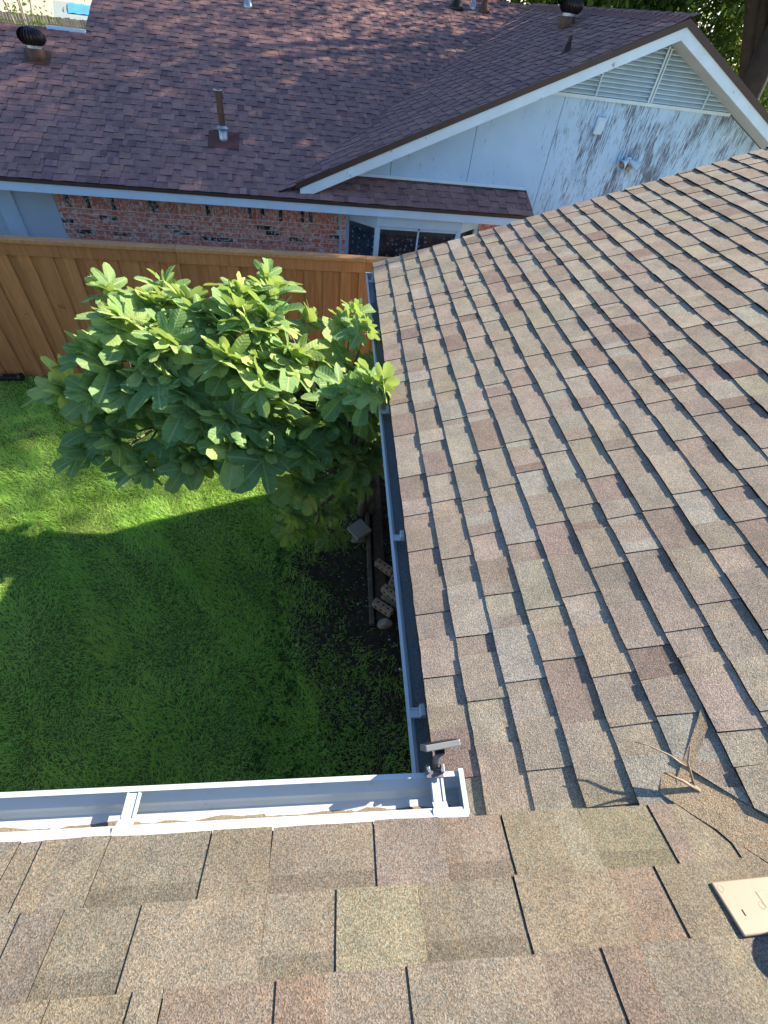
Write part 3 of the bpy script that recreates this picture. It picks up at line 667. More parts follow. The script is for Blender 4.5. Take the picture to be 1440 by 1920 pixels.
# brick wall: soldier course under the eave, running bond below
bw = nbuild(MB().box((-3.77, VW-.006, -1.62), (.44, VW+.02, -.50)), 'brick_wall', 'mortar'); bw['label'] = 'mottled red brick wall under the eave'
def bricks(name, w, h, d=.012):
    me = bpy.data.meshes.new('brick'); bm = bmesh.new(); b = .0025
    x, z = w/2, h/2
    v = [bm.verts.new(q) for q in ((-x, 0, -z), (x, 0, -z), (x, 0, z), (-x, 0, z), (-x+b, -d, -z+b), (x-b, -d, -z+b), (x-b, -d, z-b), (-x+b, -d, z-b))]
    for f in ((4, 5, 6, 7), (0, 1, 5, 4), (1, 2, 6, 5), (2, 3, 7, 6), (3, 0, 4, 7)): bm.faces.new([v[i] for i in f])
    bm.to_mesh(me); bm.free(); me.materials.append(M['brick']); return me
bmesh_row = bricks('brick', .244, .0600); bmesh_sold = bricks('brick', .0575, .244); half_cache = {}
def put_brick(me, u, z, jit=.002):
    o = bpy.data.objects.new('brick', me); COL.objects.link(o); o.parent = bw
    o.location = (u+random.uniform(-jit, jit), -.006+random.uniform(-.002, .002), z-GZ+random.uniform(-.001, .001)); o.rotation_euler = (0, random.uniform(-.006, .006), 0)
u = -3.735
while u < .34:
    put_brick(bmesh_sold, u, -.685); u += .0675
for r in range(11):
    z = -.847-r*.0695; x = -3.77+random.uniform(.02, .05)+(r % 2)*.127-.127
    first = True
    while x < .33:
        a, b = max(x, -3.765), min(x+.244, .365); x += .254
        if b-a < .04: continue
        if b-a > .24: put_brick(bmesh_row, (a+b)/2, z)
        else:
            k = round(b-a, 2)
            if k not in half_cache: half_cache[k] = bricks('brick', k, .060)
            put_brick(half_cache[k], (a+b)/2, z)
nbuild(MB().box((.374, VW-.10, -1.62), (.392, VW-.0065, -.50)), 'corner_bead', 'white')
# brick return beside the bay
rt_ = nbuild(MB().box((.394, VW-.11, -1.62), (.455, VW+.02, -.50)), 'brick_return', 'mortar')
for r in range(14):
    z = -.60-r*.0695; me = half_cache.get('ret') or bricks('brick', .055, .060); half_cache['ret'] = me
    o = bpy.data.objects.new('brick', me); COL.objects.link(o); o.parent = rt_; o.location = (.4245, -.11, z-GZ)
# white ribbed panel and post at the far end of the wall
nbuild(MB().box((-4.30, VW-.012, GZ), (-3.775, VW+.018, -.50)), 'ribbed_panel', 'ribbed')
nbuild(MB().box((-4.53, VW-.05, GZ), (-4.305, VW+.018, -.50)), 'white_post', 'white')
nbuild(MB().box((-7.4, VW-.02, GZ), (-4.545, VW+.018, -.50)), 'ribbed_panel', 'ribbed')
# bay window
by = bpy.data.objects.new('bay_window', None); COL.objects.link(by); by.parent = nb; by['label'] = 'white framed bay window with dotted lace behind dark glass'
VBY = 7.88; A0, A1, A2, A3 = .49, .93, 2.25, 2.66; ZT, ZB = -.66, -1.42
def bay_poly(g): return [(A0-g*1.0, VW), (A1-g*.45, VBY-g), (A2+g*.45, VBY-g), (A3+g, VW)]
q = bay_poly(.05)
hd = MB(); hd.prism([(u, v, -.505) for u, v in q], (0, 0, .155)); nbuild(hd, 'header', 'white', by, bevel=.004)
sl = MB(); sl.prism([(u, v, ZB) for u, v in bay_poly(.03)], (0, 0, .10)); nbuild(sl, 'sill', 'white', by)
corners = [(A0, VW-.02), (A1, VBY), (A2, VBY), (A3, VW-.02)]
for (u, v), w in zip(corners, (.03, .04, .04, .03)):
    nbuild(MB().box((u-w, v-.012, ZB), (u+w, v+.05, ZT+.0)), 'post', 'white', by, bevel=.003)
for (a, b) in zip(corners, corners[1:]):
    a3, b3 = Vector((*a, 0)), Vector((*b, 0)); d = (b3-a3).normalized(); nrm = Vector((d.y, -d.x, 0))
    ln = (b3-a3).length; spans = [(0.04, ln-.04)] if ln < 1 else [(.045, ln*.5-.012), (ln*.5+.012, ln-.045)]
    for s0, s1 in spans:
        for z0_, z1_ in ((ZB, ZB+.05), (ZT-.05, ZT)):
            f_ = MB(); c = a3+d*((s0+s1)/2)+Vector((0, 0, (z0_+z1_)/2))+nrm*-.008; f_.obox(c, d*((s1-s0)/2), nrm*.016, (0, 0, (z1_-z0_)/2)); nbuild(f_, 'sash_rail', 'white', by)
        g_ = MB(); p0 = a3+d*s0-nrm*.012; p1 = a3+d*s1-nrm*.012
        g_.prism([(p0.x, p0.y, ZB+.04), (p1.x, p1.y, ZB+.04), (p1.x, p1.y, ZT-.04), (p0.x, p0.y, ZT-.04)], nrm*.004); nbuild(g_, 'pane', 'glass', by)
        p0 = p0-nrm*.035; p1 = p1-nrm*.035
        l_ = MB(); l_.add([(p0.x, p0.y, ZB), (p1.x, p1.y, ZB), (p1.x, p1.y, ZT-.13), (p0.x, p0.y, ZT-.13)], [(0, 1, 2, 3)]); nbuild(l_, 'lace_curtain', 'lace', by)
    if ln > 1:
        c = a3+d*(ln/2); nbuild(MB().box((c.x-.012, c.y-.006, ZB+.04), (c.x+.012, c.y+.03, ZT-.04)), 'mullion', 'white', by)
nbuild(MB().box((A0+.05, VW+.30, ZB), (A3-.05, VW+.31, ZT)), 'dark_interior', 'hole', by)
# wall right of the bay, under the pent roof
nbuild(MB().box((2.72, VW-.006, -1.62), (3.33, VW+.015, -.50)), 'brick_wall', 'brick')
# rusted vent pipe
vp = bpy.data.objects.new('vent_pipe', None); COL.objects.link(vp); vp.parent = nb; vp['label'] = 'tall rusted vent pipe with zinc collar'
pu, pv = -1.339, 8.793; pz = zM(pv)
nbuild(MB().prism([(pu-.22, pv-.20, zM(pv-.20)+.012), (pu+.22, pv-.20, zM(pv-.20)+.012), (pu+.22, pv+.16, zM(pv+.16)+.012), (pu-.22, pv+.16, zM(pv+.16)+.012)], (0, 0, .003), (.13, .062, .058)), 'base_flashing', 'shingle_dark', vp)
c_ = MB(); c_.tube([(pu, pv, pz-.03), (pu, pv, pz+.02), (pu, pv, pz+.14)], [.075, .066, .058], 14); nbuild(c_, 'flashing_cone', 'zinc', vp, smooth=True)
c_ = MB(); c_.tube([(pu, pv, pz+.135), (pu, pv, pz+.165)], [.085, .052], 14); nbuild(c_, 'storm_collar', 'zinc', vp)
c_ = MB(); c_.tube([(pu, pv, pz+.14), (pu, pv, pz+.50)], .048, 14); nbuild(c_, 'pipe', 'rust', vp, smooth=False)
c_ = MB(); c_.tube([(pu, pv, pz+.48), (pu, pv, pz+.56)], .054, 14, False); nbuild(c_, 'pipe_top', 'rust', vp)
c_ = MB()
for k in range(16):
    t0, t1 = 2*math.pi*k/16, 2*math.pi*(k+1)/16
    c_.add([(pu+r*math.cos(t), pv+r*math.sin(t), z) for r, t, z in ((.045, t0, pz+.562), (.066, t0, pz+.562), (.066, t1, pz+.562), (.045, t1, pz+.562), (.066, t0, pz+.55), (.066, t1, pz+.55))], [(0, 1, 2, 3), (1, 4, 5, 2)])
nbuild(c_, 'rim', 'zinc', vp)
# small vents along the ridge
def small_vent(u, v, zb, h, r, mat, name='vent_pipe', hood=False):
    o = bpy.data.objects.new(name, None); COL.objects.link(o); o.parent = nb
    a = MB(); a.tube([(u, v, zb-.05), (u, v, zb+h)], r, 12); nbuild(a, 'pipe', mat, o, smooth=False)
    a = MB(); a.tube([(u, v, zb-.05), (u, v, zb+.01), (u, v, zb+.10)], [r*3.2, r*2.2, r*1.25], 12); nbuild(a, 'flashing_cone', mat, o, smooth=True)
    if hood: a = MB(); a.tube([(u, v, zb+h+.01), (u, v, zb+h+.06), (u, v, zb+h+.10)], [r*2.0, r*2.1, r*.7], 12); nbuild(a, 'hood', mat, o, smooth=True)
    return o
small_vent(-1.017, 12.36, zM(12.36), .30, .035, 'zinc'); small_vent(3.06, 13.37, zM(13.37), .36, .06, 'turbine', hood=True)
small_vent(3.42, 13.42, zM(13.42), .30, .030, 'zinc'); small_vent(3.66, 13.40, zM(13.40), .34, .05, 'rust')
small_vent(3.604, 8.731, zW(3.604), .17, .028, 'turbine')
def turbine(u, v, zb, sc, normal):
    o = bpy.data.objects.new('turbine_vent', None); COL.objects.link(o); o.parent = nb; n_ = Vector(normal)
    a = MB(); a.tube([Vector((u, v, zb))-n_*.03, Vector((u, v, zb))+n_*.03, Vector((u, v, zb))+n_*.04+Vector((0, 0, .10))*sc], [.20*sc, .185*sc, .175*sc], 20); nbuild(a, 'base_collar', 'rust', o, smooth=False)
    a = MB(); a.tube([(u, v, zb+.06*sc), (u, v, zb+.20*sc)], .155*sc, 20); nbuild(a, 'neck', 'zinc', o)
    z1 = zb+.19*sc
    nf = 24
    for k in range(nf):
        t = 2*math.pi*k/nf; f_ = MB(); pts = []
        for j in range(7):
            ph = -1.05+2.35*j/6; rr = .245*sc*math.cos(ph*.92)+.01; zz = z1+.135*sc+.15*sc*math.sin(ph)
            for dt, dr in ((-.07, -.012*sc), (.12, .014*sc)):
                pts.append((u+(rr+dr)*math.cos(t+dt), v+(rr+dr)*math.sin(t+dt), zz))
        f_.add(pts, [(2*j, 2*j+1, 2*j+3, 2*j+2) for j in range(6)]); nbuild(f_, 'fin', 'turbine', o, smooth=True)
    a = MB(); a.tube([(u, v, z1+.26*sc), (u, v, z1+.292*sc), (u, v, z1+.30*sc)], [.12*sc, .09*sc, .01], 20); nbuild(a, 'cap', 'turbine', o, smooth=True)
    a = MB(); a.tube([(u, v, z1), (u, v, z1+.27*sc)], .12*sc, 14); nbuild(a, 'inner_drum', 'black', o)
    a = MB(); a.prism([(u-.26*sc, v-.28*sc, zb-.28*sc*(-n_.y/n_.z)*-1*0+ (n_.y/n_.z)*.28*sc+(n_.x/n_.z)*.26*sc+.014), (u+.26*sc, v-.28*sc, zb+(n_.y/n_.z)*.28*sc-(n_.x/n_.z)*.26*sc+.014), (u+.26*sc, v+.24*sc, zb-(n_.y/n_.z)*.24*sc-(n_.x/n_.z)*.26*sc+.014), (u-.26*sc, v+.24*sc, zb-(n_.y/n_.z)*.24*sc+(n_.x/n_.z)*.26*sc+.014)], (0, 0, .003)); nbuild(a, 'base_flashing', 'zinc' if sc > 1.2 else 'rust', o)
    return o
turbine(-4.06, 10.21, zM(10.21), .68, (0, -sM, cM))['label'] = 'bronze turbine vent on the low roof at the far left'
turbine(4.23, 10.42, zW(4.23), .70, (-sW, 0, cW))['label'] = 'bronze turbine vent near the wing ridge'

# ================================================================== FENCE
FA = Vector((-9.2, 5.70, GZ)); fdir = Vector((math.cos(R(4.4)), math.sin(R(4.4)), 0)); fnr = Vector((fdir.y, -fdir.x, 0))
# fence line through (-5.13,6.05) at 4.4 degrees
FA = Vector((-5.13, 6.055, GZ))-fdir*4.0
fence = thing('wooden_fence', 'brown stained board fence with flat cap between the lawn and the brick house', 'fence', FA, R(4.4))
FH = 1.845; FL = 12.5
def fbox(name, x0, x1, y0, y1, z0, z1, mat='fence', bevel=.002, par=fence): return MB().box((x0, y0, z0), (x1, y1, z1)).build(name, mat, par, bevel=bevel)
x = .05; me_f = me_b = None
while x < FL:
    w = .142; o1 = fbox('board', x, x+w, -.034, -.017, .03+random.uniform(-.01, .01), FH-.06, bevel=0)
    fbox('back_board', x+w-.018, x+.245+.018, -.016, 0, .03, FH-.06, bevel=0)
    o1.rotation_euler = (0, random.uniform(-.003, .003), 0)
    x += .245
for k in range(6):
    fbox('cap_board', k*2.4-.4, k*2.4+1.996, -.085, .058, FH-.012+.002*(k % 2), FH+.026+.002*(k % 2), 'fence_cap', .004)
    fbox('trim_board', k*2.4-.4, k*2.4+1.996, -.054, -.035, FH-.155, FH-.0125, 'fence', .003)
    fbox('post', k*2.4-.05, k*2.4+.04, .038, .128, -.1, FH-.02, 'fence', .003)
for z in (.25, .95, 1.60): fbox('rail', 0, FL, .0005, .037, z, z+.088, 'fence', 0)

# ================================================================== FIG TREE
fig = thing('fig_tree', 'broad leafy fig tree growing beside the side gutter', 'tree', (.08, 3.50, GZ))
FO = Vector((.08, 3.50, GZ))
lobes = [(0, 1.0), (10, .98), (19, .88), (25, .60), (31, .38), (37, .56), (45, .84), (53, .92), (62, .86), (72, .62), (81, .43), (90, .56), (102, .66), (116, .62), (132, .52), (150, .38), (168, .2)]
vein_a = [0, 50, -50, 100, -100]
def fig_leaf_mesh(i, deep):
    rn = random.Random(100+i); pts = []
    for s in (1, -1):
        L_ = lobes if s > 0 else lobes[1:][::-1]
        for a, r in L_:
            r2 = r+(0.78*max(.15, math.cos(R(a)*.42))-r)*(1-deep)*.8 if r < .75 else r
            pts.append((s*(a+rn.uniform(-1.5, 1.5)), r2*rn.uniform(.94, 1.06)))
    pts = [p for p in pts]
    out = []
    cup = rn.uniform(-.05, .38); droop = rn.uniform(.15, .75); wave = rn.uniform(.04, .11); ph = rn.uniform(0, 6)
    def shape(a, r):
        x, y = r*math.sin(R(a)), r*math.cos(R(a))
        z = cup*abs(x)*.9-droop*r*r*.5+wave*math.sin(R(a)*5+ph)*r-0.02*math.cos(R(a)*3.6)*r
        return (x, y, z)
    n = len(pts); vs = [(0, 0, 0)]+[shape(a, r*.52) for a, r in pts]+[shape(a, r) for a, r in pts]
    fs = [(0, 1+i, 1+(i+1) % n) for i in range(n-1)]+[(1+i, 1+n+i, 1+n+i+1, 1+i+1) for i in range(n-1)]
    # closing notch at the leaf stalk stays open between first mirrored points
    order = sorted(range(n), key=lambda k: pts[k][0]); 
    vs2 = [(0, 0, 0)]+[shape(pts[k][0], pts[k][1]*.52) for k in order]+[shape(pts[k][0], pts[k][1]) for k in order]
    fs2 = [(0, 1+j, 2+j) for j in range(n-1)]+[(1+j, 1+n+j, 2+n+j, 2+j) for j in range(n-1)]
    fs2 = [f[::-1] for f in fs2]
    vein = [1.0]; 
    for rr in (.52, 1.0):
        for k in order:
            d = min(abs(pts[k][0]-v) for v in vein_a); vein.append(max(0, 1-d*rr/7.0)*(1.0 if rr < .9 else .85))
    nn_ = n
    return vs2, fs2, [(v[0]/2.4+.5, v[1]/2.4+.5) for v in vs2]
LEAF = [fig_leaf_mesh(i, d) for i, d in enumerate((1.0, .95, .8, .6, .9, .35, .75, .15))]
def leaf_data(vs, fs, vein, rnd, name='leaf'):
    me = bpy.data.meshes.new(name); me.from_pydata(vs, [], fs)
    a = me.attributes.new('tint', 'FLOAT_COLOR', 'POINT'); t = np.zeros((len(vs), 4), np.float32); t[:, :2] = np.array(vein); t[:, 2] = rnd; t[:, 3] = 1
    a.data.foreach_set('color', t.ravel()); me.polygons.foreach_set('use_smooth', [True]*len(fs)); me.materials.append(M['fig_leaf']); return me
leaf_meshes = [leaf_data(*l, 0) for l in LEAF]
EC, ER = np.array([-1.20, 3.32, -.86]), np.array([1.52, .92, 1.0])
def hit(px, py):
    d = px_ray(px, py); o = (CAM-EC)/ER; dd = d/ER
    a = dd@dd; b = 2*o@dd; c = o@o-1; q = b*b-4*a*c
    t = (-b-math.sqrt(q))/(2*a) if q > 0 else -b/(2*a)
    return Vector(CAM+d*t)
tips = [(310,525),(365,545),(265,560),(478,562),(508,580),(222,597),(165,655),(300,615),(352,600),(430,615),(533,655),(600,668),(285,690),(205,680),(118,712),(128,748),(160,792),(205,765),(335,715),(380,780),(300,785),(425,755),(470,715),(520,735),(570,770),(625,795),(225,835),(280,855),(330,830),(242,875),(380,870),(450,855),(520,835),(570,850),(625,845),(655,880),(690,830),(585,900),(640,765),(400,685),(360,650),(440,560),(200,848),(550,700),(480,640),(655,690),(240,640),(190,720),(250,770),(350,870),(430,810),(490,790)]
extra_px = [(400,620),(455,640),(330,665),(505,612),(420,690),(380,600),(300,560),(540,690),(480,690),(360,740),(260,720),(310,650),(430,580),(250,610)]
TIPS = [hit(*t) for t in tips]
TIPS = [Vector(EC)+(T-Vector(EC))*random.uniform(.90, 1.05)+Vector((random.gauss(0, .05), random.gauss(0, .05), random.gauss(0, .05))) for T in TIPS]
TIPS += [Vector(p) for p in ((-.30, 3.18, .00), (-.20, 3.30, .06), (-.12, 3.10, .02), (-.16, 2.40, .00), (-.26, 2.52, -.10), (-.05, 2.34, .045), (-.38, 2.75, -.35), (-.30, 2.85, -.75), (-.42, 2.75, -1.2), (-.45, 2.85, -1.65), (-.62, 2.9, -1.95), (-.50, 3.0, -2.1), (-.32, 2.8, -2.0), (-.2, 3.1, -1.4), (-.7, 2.7, -1.55), (-.4, 2.62, -.45), (-.12, 2.72, -.40), (-.10, 2.95, -.62), (-.16, 2.62, -.78), (-.08, 2.85, -1.05), (-.22, 2.98, -1.15), (-.12, 3.3, -.4), (-.15, 2.55, -.22), (-.3, 3.0, -.35), (-.25, 3.05, -1.75), (-.75, 2.8, -1.85), (-.55, 2.65, -1.0))]
tr = random.Random(3)
TIPS += [hit(*q)+Vector((random.gauss(0, .04), random.gauss(.04, .04), random.gauss(0, .04))) for q in extra_px]
for _ in range(10):                           # more clusters over the sunny side
    v_ = Vector((tr.gauss(.3, 1), tr.gauss(-.2, .8), abs(tr.gauss(.3, .8)))).normalized()*tr.uniform(.9, 1.08); TIPS.append(Vector(EC)+Vector((v_.x*ER[0], v_.y*ER[1], v_.z*ER[2])))
for _ in range(12):                           # deeper clusters that close the crown
    v_ = Vector((tr.gauss(0, 1), tr.gauss(0, 1), tr.gauss(0, 1))).normalized()*tr.uniform(.35, .8); TIPS.append(Vector(EC)+Vector((v_.x*ER[0], v_.y*ER[1], v_.z*ER[2])))
leaves = []
for ti, T in enumerate(TIPS):
    outw = Vector(((T.x-EC[0])/ER[0], (T.y-EC[1])/ER[1], (T.z-EC[2])/ER[2])); outw = (outw.normalized()*.8+Vector((0, 0, .6))).normalized()
    small = 52 <= ti < 80
    nl = tr.randint(5, 7); ph = tr.uniform(0, 6.28)
    for k in range(nl):
        az = ph+k*2.399; inner = k/(nl-1)      # young leaves upright in the middle of the rosette
        dr_ = Vector((math.cos(az), math.sin(az), 0))
        spread = 1.0-.75*inner if k < nl-1 else .15
        d = (dr_*spread+outw*(.15+.75*(1-spread))+Vector((0, 0, .05))).normalized()
        if small and T.x > -.25 and d.x > .2: d.x *= .3
        L_ = tr.uniform(.15, .295)*(1.0-.45*inner)*(.8 if small else 1)
        base = T+d*(tr.uniform(.05, .11)*(1-.6*inner))-Vector((0, 0, .05*(1-inner)))
        nrm = (outw*.40+Vector((0, 0, .50))+SUN*1.0+Vector((tr.gauss(0, .45), tr.gauss(0, .45), tr.gauss(0, .2)))).normalized()
        y = (d-Vector((0, 0, 1))*tr.uniform(.05, .55)*(1-inner*.8)).normalized(); xax = y.cross(nrm).normalized(); zax = xax.cross(y).normalized()
        mtx = Matrix(((xax.x*L_, y.x*L_, zax.x*L_, base.x), (xax.y*L_, y.y*L_, zax.y*L_, base.y), (xax.z*L_, y.z*L_, zax.z*L_, base.z), (0, 0, 0, 1)))
        leaves.append((mtx, tr.randrange(len(LEAF)), T, base, inner))
def leaf_key(l):
    return (l[3]-Vector(CAM)).length-.6*l[0].col[0].length
order = sorted(range(len(leaves)), key=lambda i: leaf_key(leaves[i]))
crown = bpy.data.objects.new('crown', None); COL.objects.link(crown); crown.parent = fig
foff = Matrix.Translation(-FO)
for i in order[:300]:
    o = bpy.data.objects.new('leaf', leaf_meshes[leaves[i][1]]); COL.objects.link(o); o.parent = crown; o.matrix_local = foff@leaves[i][0]
fv, ff, ft = [], [], []
for i in order[300:]:
    vs_l, fs_l, ve = LEAF[leaves[i][1]]; b0 = len(fv); mm = foff@leaves[i][0]; rr = tr.random()
    fv += [tuple(mm@Vector(v)) for v in vs_l]; ff += [tuple(b0+j for j in f) for f in fs_l]; ft += [(e_[0], e_[1], rr) for e_ in ve]
me = bpy.data.meshes.new('inner_leaves'); me.from_pydata(fv, [], ff); a = me.attributes.new('tint', 'FLOAT_COLOR', 'POINT')
t = np.ones((len(fv), 4), np.float32); t[:, :3] = np.array(ft, np.float32); a.data.foreach_set('color', t.ravel()); me.polygons.foreach_set('use_smooth', [True]*len(ff)); me.materials.append(M['fig_leaf'])
o = bpy.data.objects.new('inner_leaves', me); COL.objects.link(o); o.parent = fig; o['kind'] = 'stuff'
# trunk, limbs, twigs and leaf stalks
tk = MB()
hub = [Vector((-.02, 3.48, -1.95)), Vector((.12, 3.40, -1.9)), Vector((.05, 3.62, -1.9))]
for i, h_ in enumerate(hub):
    tk.tube([FO+Vector(((i-1)*.05, (i % 2)*.05, -.05)), FO+Vector(((i-1)*.06, .02*i, .25)), h_], [.062, .05, .042], 9)
mains = [Vector(p) for p in ((-1.9, 3.3, -1.1), (-1.3, 3.8, -.9), (-.8, 3.2, -1.0), (-2.2, 3.7, -1.0), (-.35, 3.1, -.7), (-1.4, 3.0, -1.2), (-.2, 2.7, -.9), (-.45, 2.9, -1.7))]
for i, m_ in enumerate(mains):
    h_ = hub[i % 3]; mid = h_.lerp(m_, .5)+Vector((0, 0, .18)); tk.tube([h_, mid, m_], [.036, .026, .017], 7)
tk.build('trunk', 'bark', fig, smooth=True, off=tuple(FO))
tw = MB()
for T in TIPS:
    m_ = min(mains, key=lambda q: (q-T).length); c = m_.lerp(T, .6)+Vector((0, 0, -.08)); tw.tube([m_, c, T], [.012, .009, .006], 5)
tw.build('twigs', 'bark', fig, smooth=True, off=tuple(FO))['kind'] = 'stuff'
pt = MB(); 
for mtx, _, T, base, inn in leaves: pt.tube([T-Vector((0, 0, .02)), T.lerp(base, .5)+Vector((0, 0, .006)), base], .0026, 3, False)
M['stalk'] = plain('leaf_stalk', (.30, .33, .11), .6, .1, 20)
o = pt.build('leaf_stalks', 'stalk', fig, off=tuple(FO)); o['kind'] = 'stuff'

# ================================================================== GRASS
def grass_field():
    n = 340000
    x = rng.uniform(-7.2, .35, n); y = rng.uniform(-.6, 6.1, n)
    fy = 6.055+(x+5.13)*.077
    keep = y < fy-.02
    # thinner towards the shaded bed and the wall
    bx = np.array([-.62, -.66, -.50, -.14, .10, .22]); byy = np.array([2.95, 2.5, 2.1, 1.6, 1.1, .6])
    lim = np.interp(y, byy[::-1], bx[::-1], left=.1, right=-.30)
    dist = lim-x+.10*np.sin(y*9)+.07*np.sin(y*23+x*11)
    dist = dist+.16*np.sin(x*17+y*6)*np.sin(y*13-x*5)
    prob = np.clip(.42+dist*1.1, .03, 1); prob = np.where(y < 1.5, np.clip(.62+dist*.6, .34, 1), prob); prob = np.where((x > .06) & (y > 1.8), .01, prob)
    keep &= rng.random(n) < prob
    x, y = x[keep], y[keep]; n = len(x)
    z = GZ+.012*np.sin(x*1.7+y*.9)+.008*np.sin(x*3.9-y*2.7)-.004
    inb = np.zeros(n, bool)
    for i in range(len(BED)):
        (xa, ya), (xb, yb) = BED[i], BED[(i+1) % len(BED)]
        if ya != yb: inb ^= ((ya > y) != (yb > y)) & (x < (xb-xa)*(y-ya)/(yb-ya)+xa)
    z = z+np.where(inb, .032, 0)
    ln = rng.uniform(.02, .075, n)*(1+.35*np.sin(x*5.1+1)*np.sin(y*4.3)); w = rng.uniform(.0022, .0042, n)
    fieldA = 2.2*np.sin(x*2.9+1.3*np.sin(y*2.2))+1.8*np.cos(y*3.3+x*1.7)+.9*np.sin(x*13+y*9); az = fieldA+rng.normal(0, 1.0, n); lean = rng.uniform(.6, 1.5, n)
    dx, dy = np.cos(az), np.sin(az)
    p0 = np.stack([x+dy*w, y-dx*w, z], 1); p1 = np.stack([x-dy*w, y+dx*w, z], 1)
    mx = ln*.55; m = np.stack([x+dx*mx*np.sin(lean*.6), y+dy*mx*np.sin(lean*.6), z+mx*np.cos(lean*.6)], 1)
    wv = np.stack([dy*w*.75, -dx*w*.75, 0*w], 1)
    tip = m+np.stack([dx*ln*.5*np.sin(lean*1.25), dy*ln*.5*np.sin(lean*1.25), ln*.5*np.cos(lean*1.25)], 1)
    V_ = np.stack([p0, p1, m+wv, m-wv, tip], 1).reshape(-1, 3)
    b = (np.arange(n)*5)[:, None]
    T_ = np.concatenate([b+[0, 2, 3], b+[0, 3, 1], b+[3, 2, 4]], 1).reshape(-1, 3)
    me = bpy.data.meshes.new('grass'); me.vertices.add(len(V_)); me.vertices.foreach_set('co', V_.ravel().astype(np.float32))
    me.loops.add(T_.size); me.loops.foreach_set('vertex_index', T_.ravel().astype(np.int32)); nf = len(T_)
    me.polygons.add(nf); me.polygons.foreach_set('loop_start', np.arange(0, nf*3, 3, dtype=np.int32)); me.update(calc_edges=True)
    me.materials.append(M['grass']); o = bpy.data.objects.new('grass', me); COL.objects.link(o)
    return stuff(o, 'short green lawn grass between the fence and the gutters', 'grass')
grass_field()

# ================================================================== THINGS IN THE PLANTING BED
def cbox(name, size, mat, loc, rot, label, cat, group=None, holes=0, bevel=.006):
    root = thing(name, label, cat, loc); root.rotation_euler = rot
    x, y, z = (s/2 for s in size); body = MB().box((-x, -y, 0), (x, y, 2*z)).build('body', mat, root, bevel=bevel)
    for k in range(holes):
        hx = -x+size[0]*(k+.5)/holes
        h_ = MB(); h_.tube([(hx, 0, 2*z-.004), (hx, 0, 2*z+.0006)], .016, 12); h_.build('core_hole', 'hole', root)
    return root
bg = 'loose bricks by the wall'
zb = GZ+.035
cbox('plank', (.045, 2.1, .09), 'timber', (.085, 3.05, zb-.03), (0, 0, R(-.5)), 'narrow grey timber edging the soil bed along the wall', 'plank')
cbox('plank', (.12, 2.4, .05), 'timber_b', (.20, 3.25, zb-.02), (0, 0, R(-.8)), 'wider brown board lying against the wall behind the grey timber', 'plank')
def brick_on_edge(loc, rz, label, holes_side=True):
    root = thing('brick', label, 'brick', loc, rz, bg)
    MB().box((-.11, -.035, 0), (.11, .035, .09)).build('body', 'old_brick', root, bevel=.008)
    for k in range(3):
        hx = -.06+k*.06; h_ = MB(); h_.tube([(hx, -.036, .045), (hx, -.030, .045)], .015, 12); h_.build('core_hole', 'hole', root)
        h_ = MB(); h_.tube([(hx, .001, .0895), (hx, .001, .0906)], .011, 10); h_.build('core_hole', 'hole', root)
    return root
brick_on_edge((.235, 2.66, zb+.03), R(-42), 'tan cored brick lying apart, farthest of the loose bricks from the stone')
brick_on_edge((.30, 2.44, zb+.02), R(68), 'short tan brick end showing between the lone brick and the pile')
brick_on_edge((.275, 2.30, zb+.07), R(-48), 'tan cored brick on top of the pile under the side gutter')
brick_on_edge((.285, 2.26, zb-.02), R(-40), 'tan brick at the bottom of the pile, under the topmost one')
brick_on_edge((.185, 2.16, zb+.045), R(-38), 'broken tan brick on the pile next to the stone')
def rock(name, loc, r, sz, mat, label, cat, seed):
    bm = bmesh.new(); bmesh.ops.create_icosphere(bm, subdivisions=3, radius=1); rn = random.Random(seed); pl = [(Vector((rn.gauss(0, 1), rn.gauss(0, 1), rn.gauss(0, 1))).normalized(), rn.uniform(.6, .9)) for _ in range(11)]
    for v in bm.verts:
        for n_, d_ in pl:
            k = v.co.dot(n_)
            if k > d_: v.co -= n_*(k-d_)*.9
        v.co = Vector((v.co.x*sz[0], v.co.y*sz[1], v.co.z*sz[2]))*r
    me = bpy.data.meshes.new(name); bm.to_mesh(me); bm.free(); me.materials.append(M[mat]); o = bpy.data.objects.new(name, me); COL.objects.link(o); o.location = loc
    return tag(o, label, cat)
rock('stone', (.20, 2.01, zb+.03), .075, (1.1, .8, .7), 'stone', 'rounded pale stone at the end of the grey timber', 'stone', 4)
cbox('paver', (.20, .20, .06), 'paver', (-.02, 3.17, zb+.06), (R(6), R(-4), R(38)), 'square grey concrete paver tilted at the foot of the fig tree', 'paver')
rock('stone', (-.02, 3.10, zb+.0), .085, (1.25, .9, .7), 'paver', 'grey stone propping up the concrete paver', 'stone', 9)
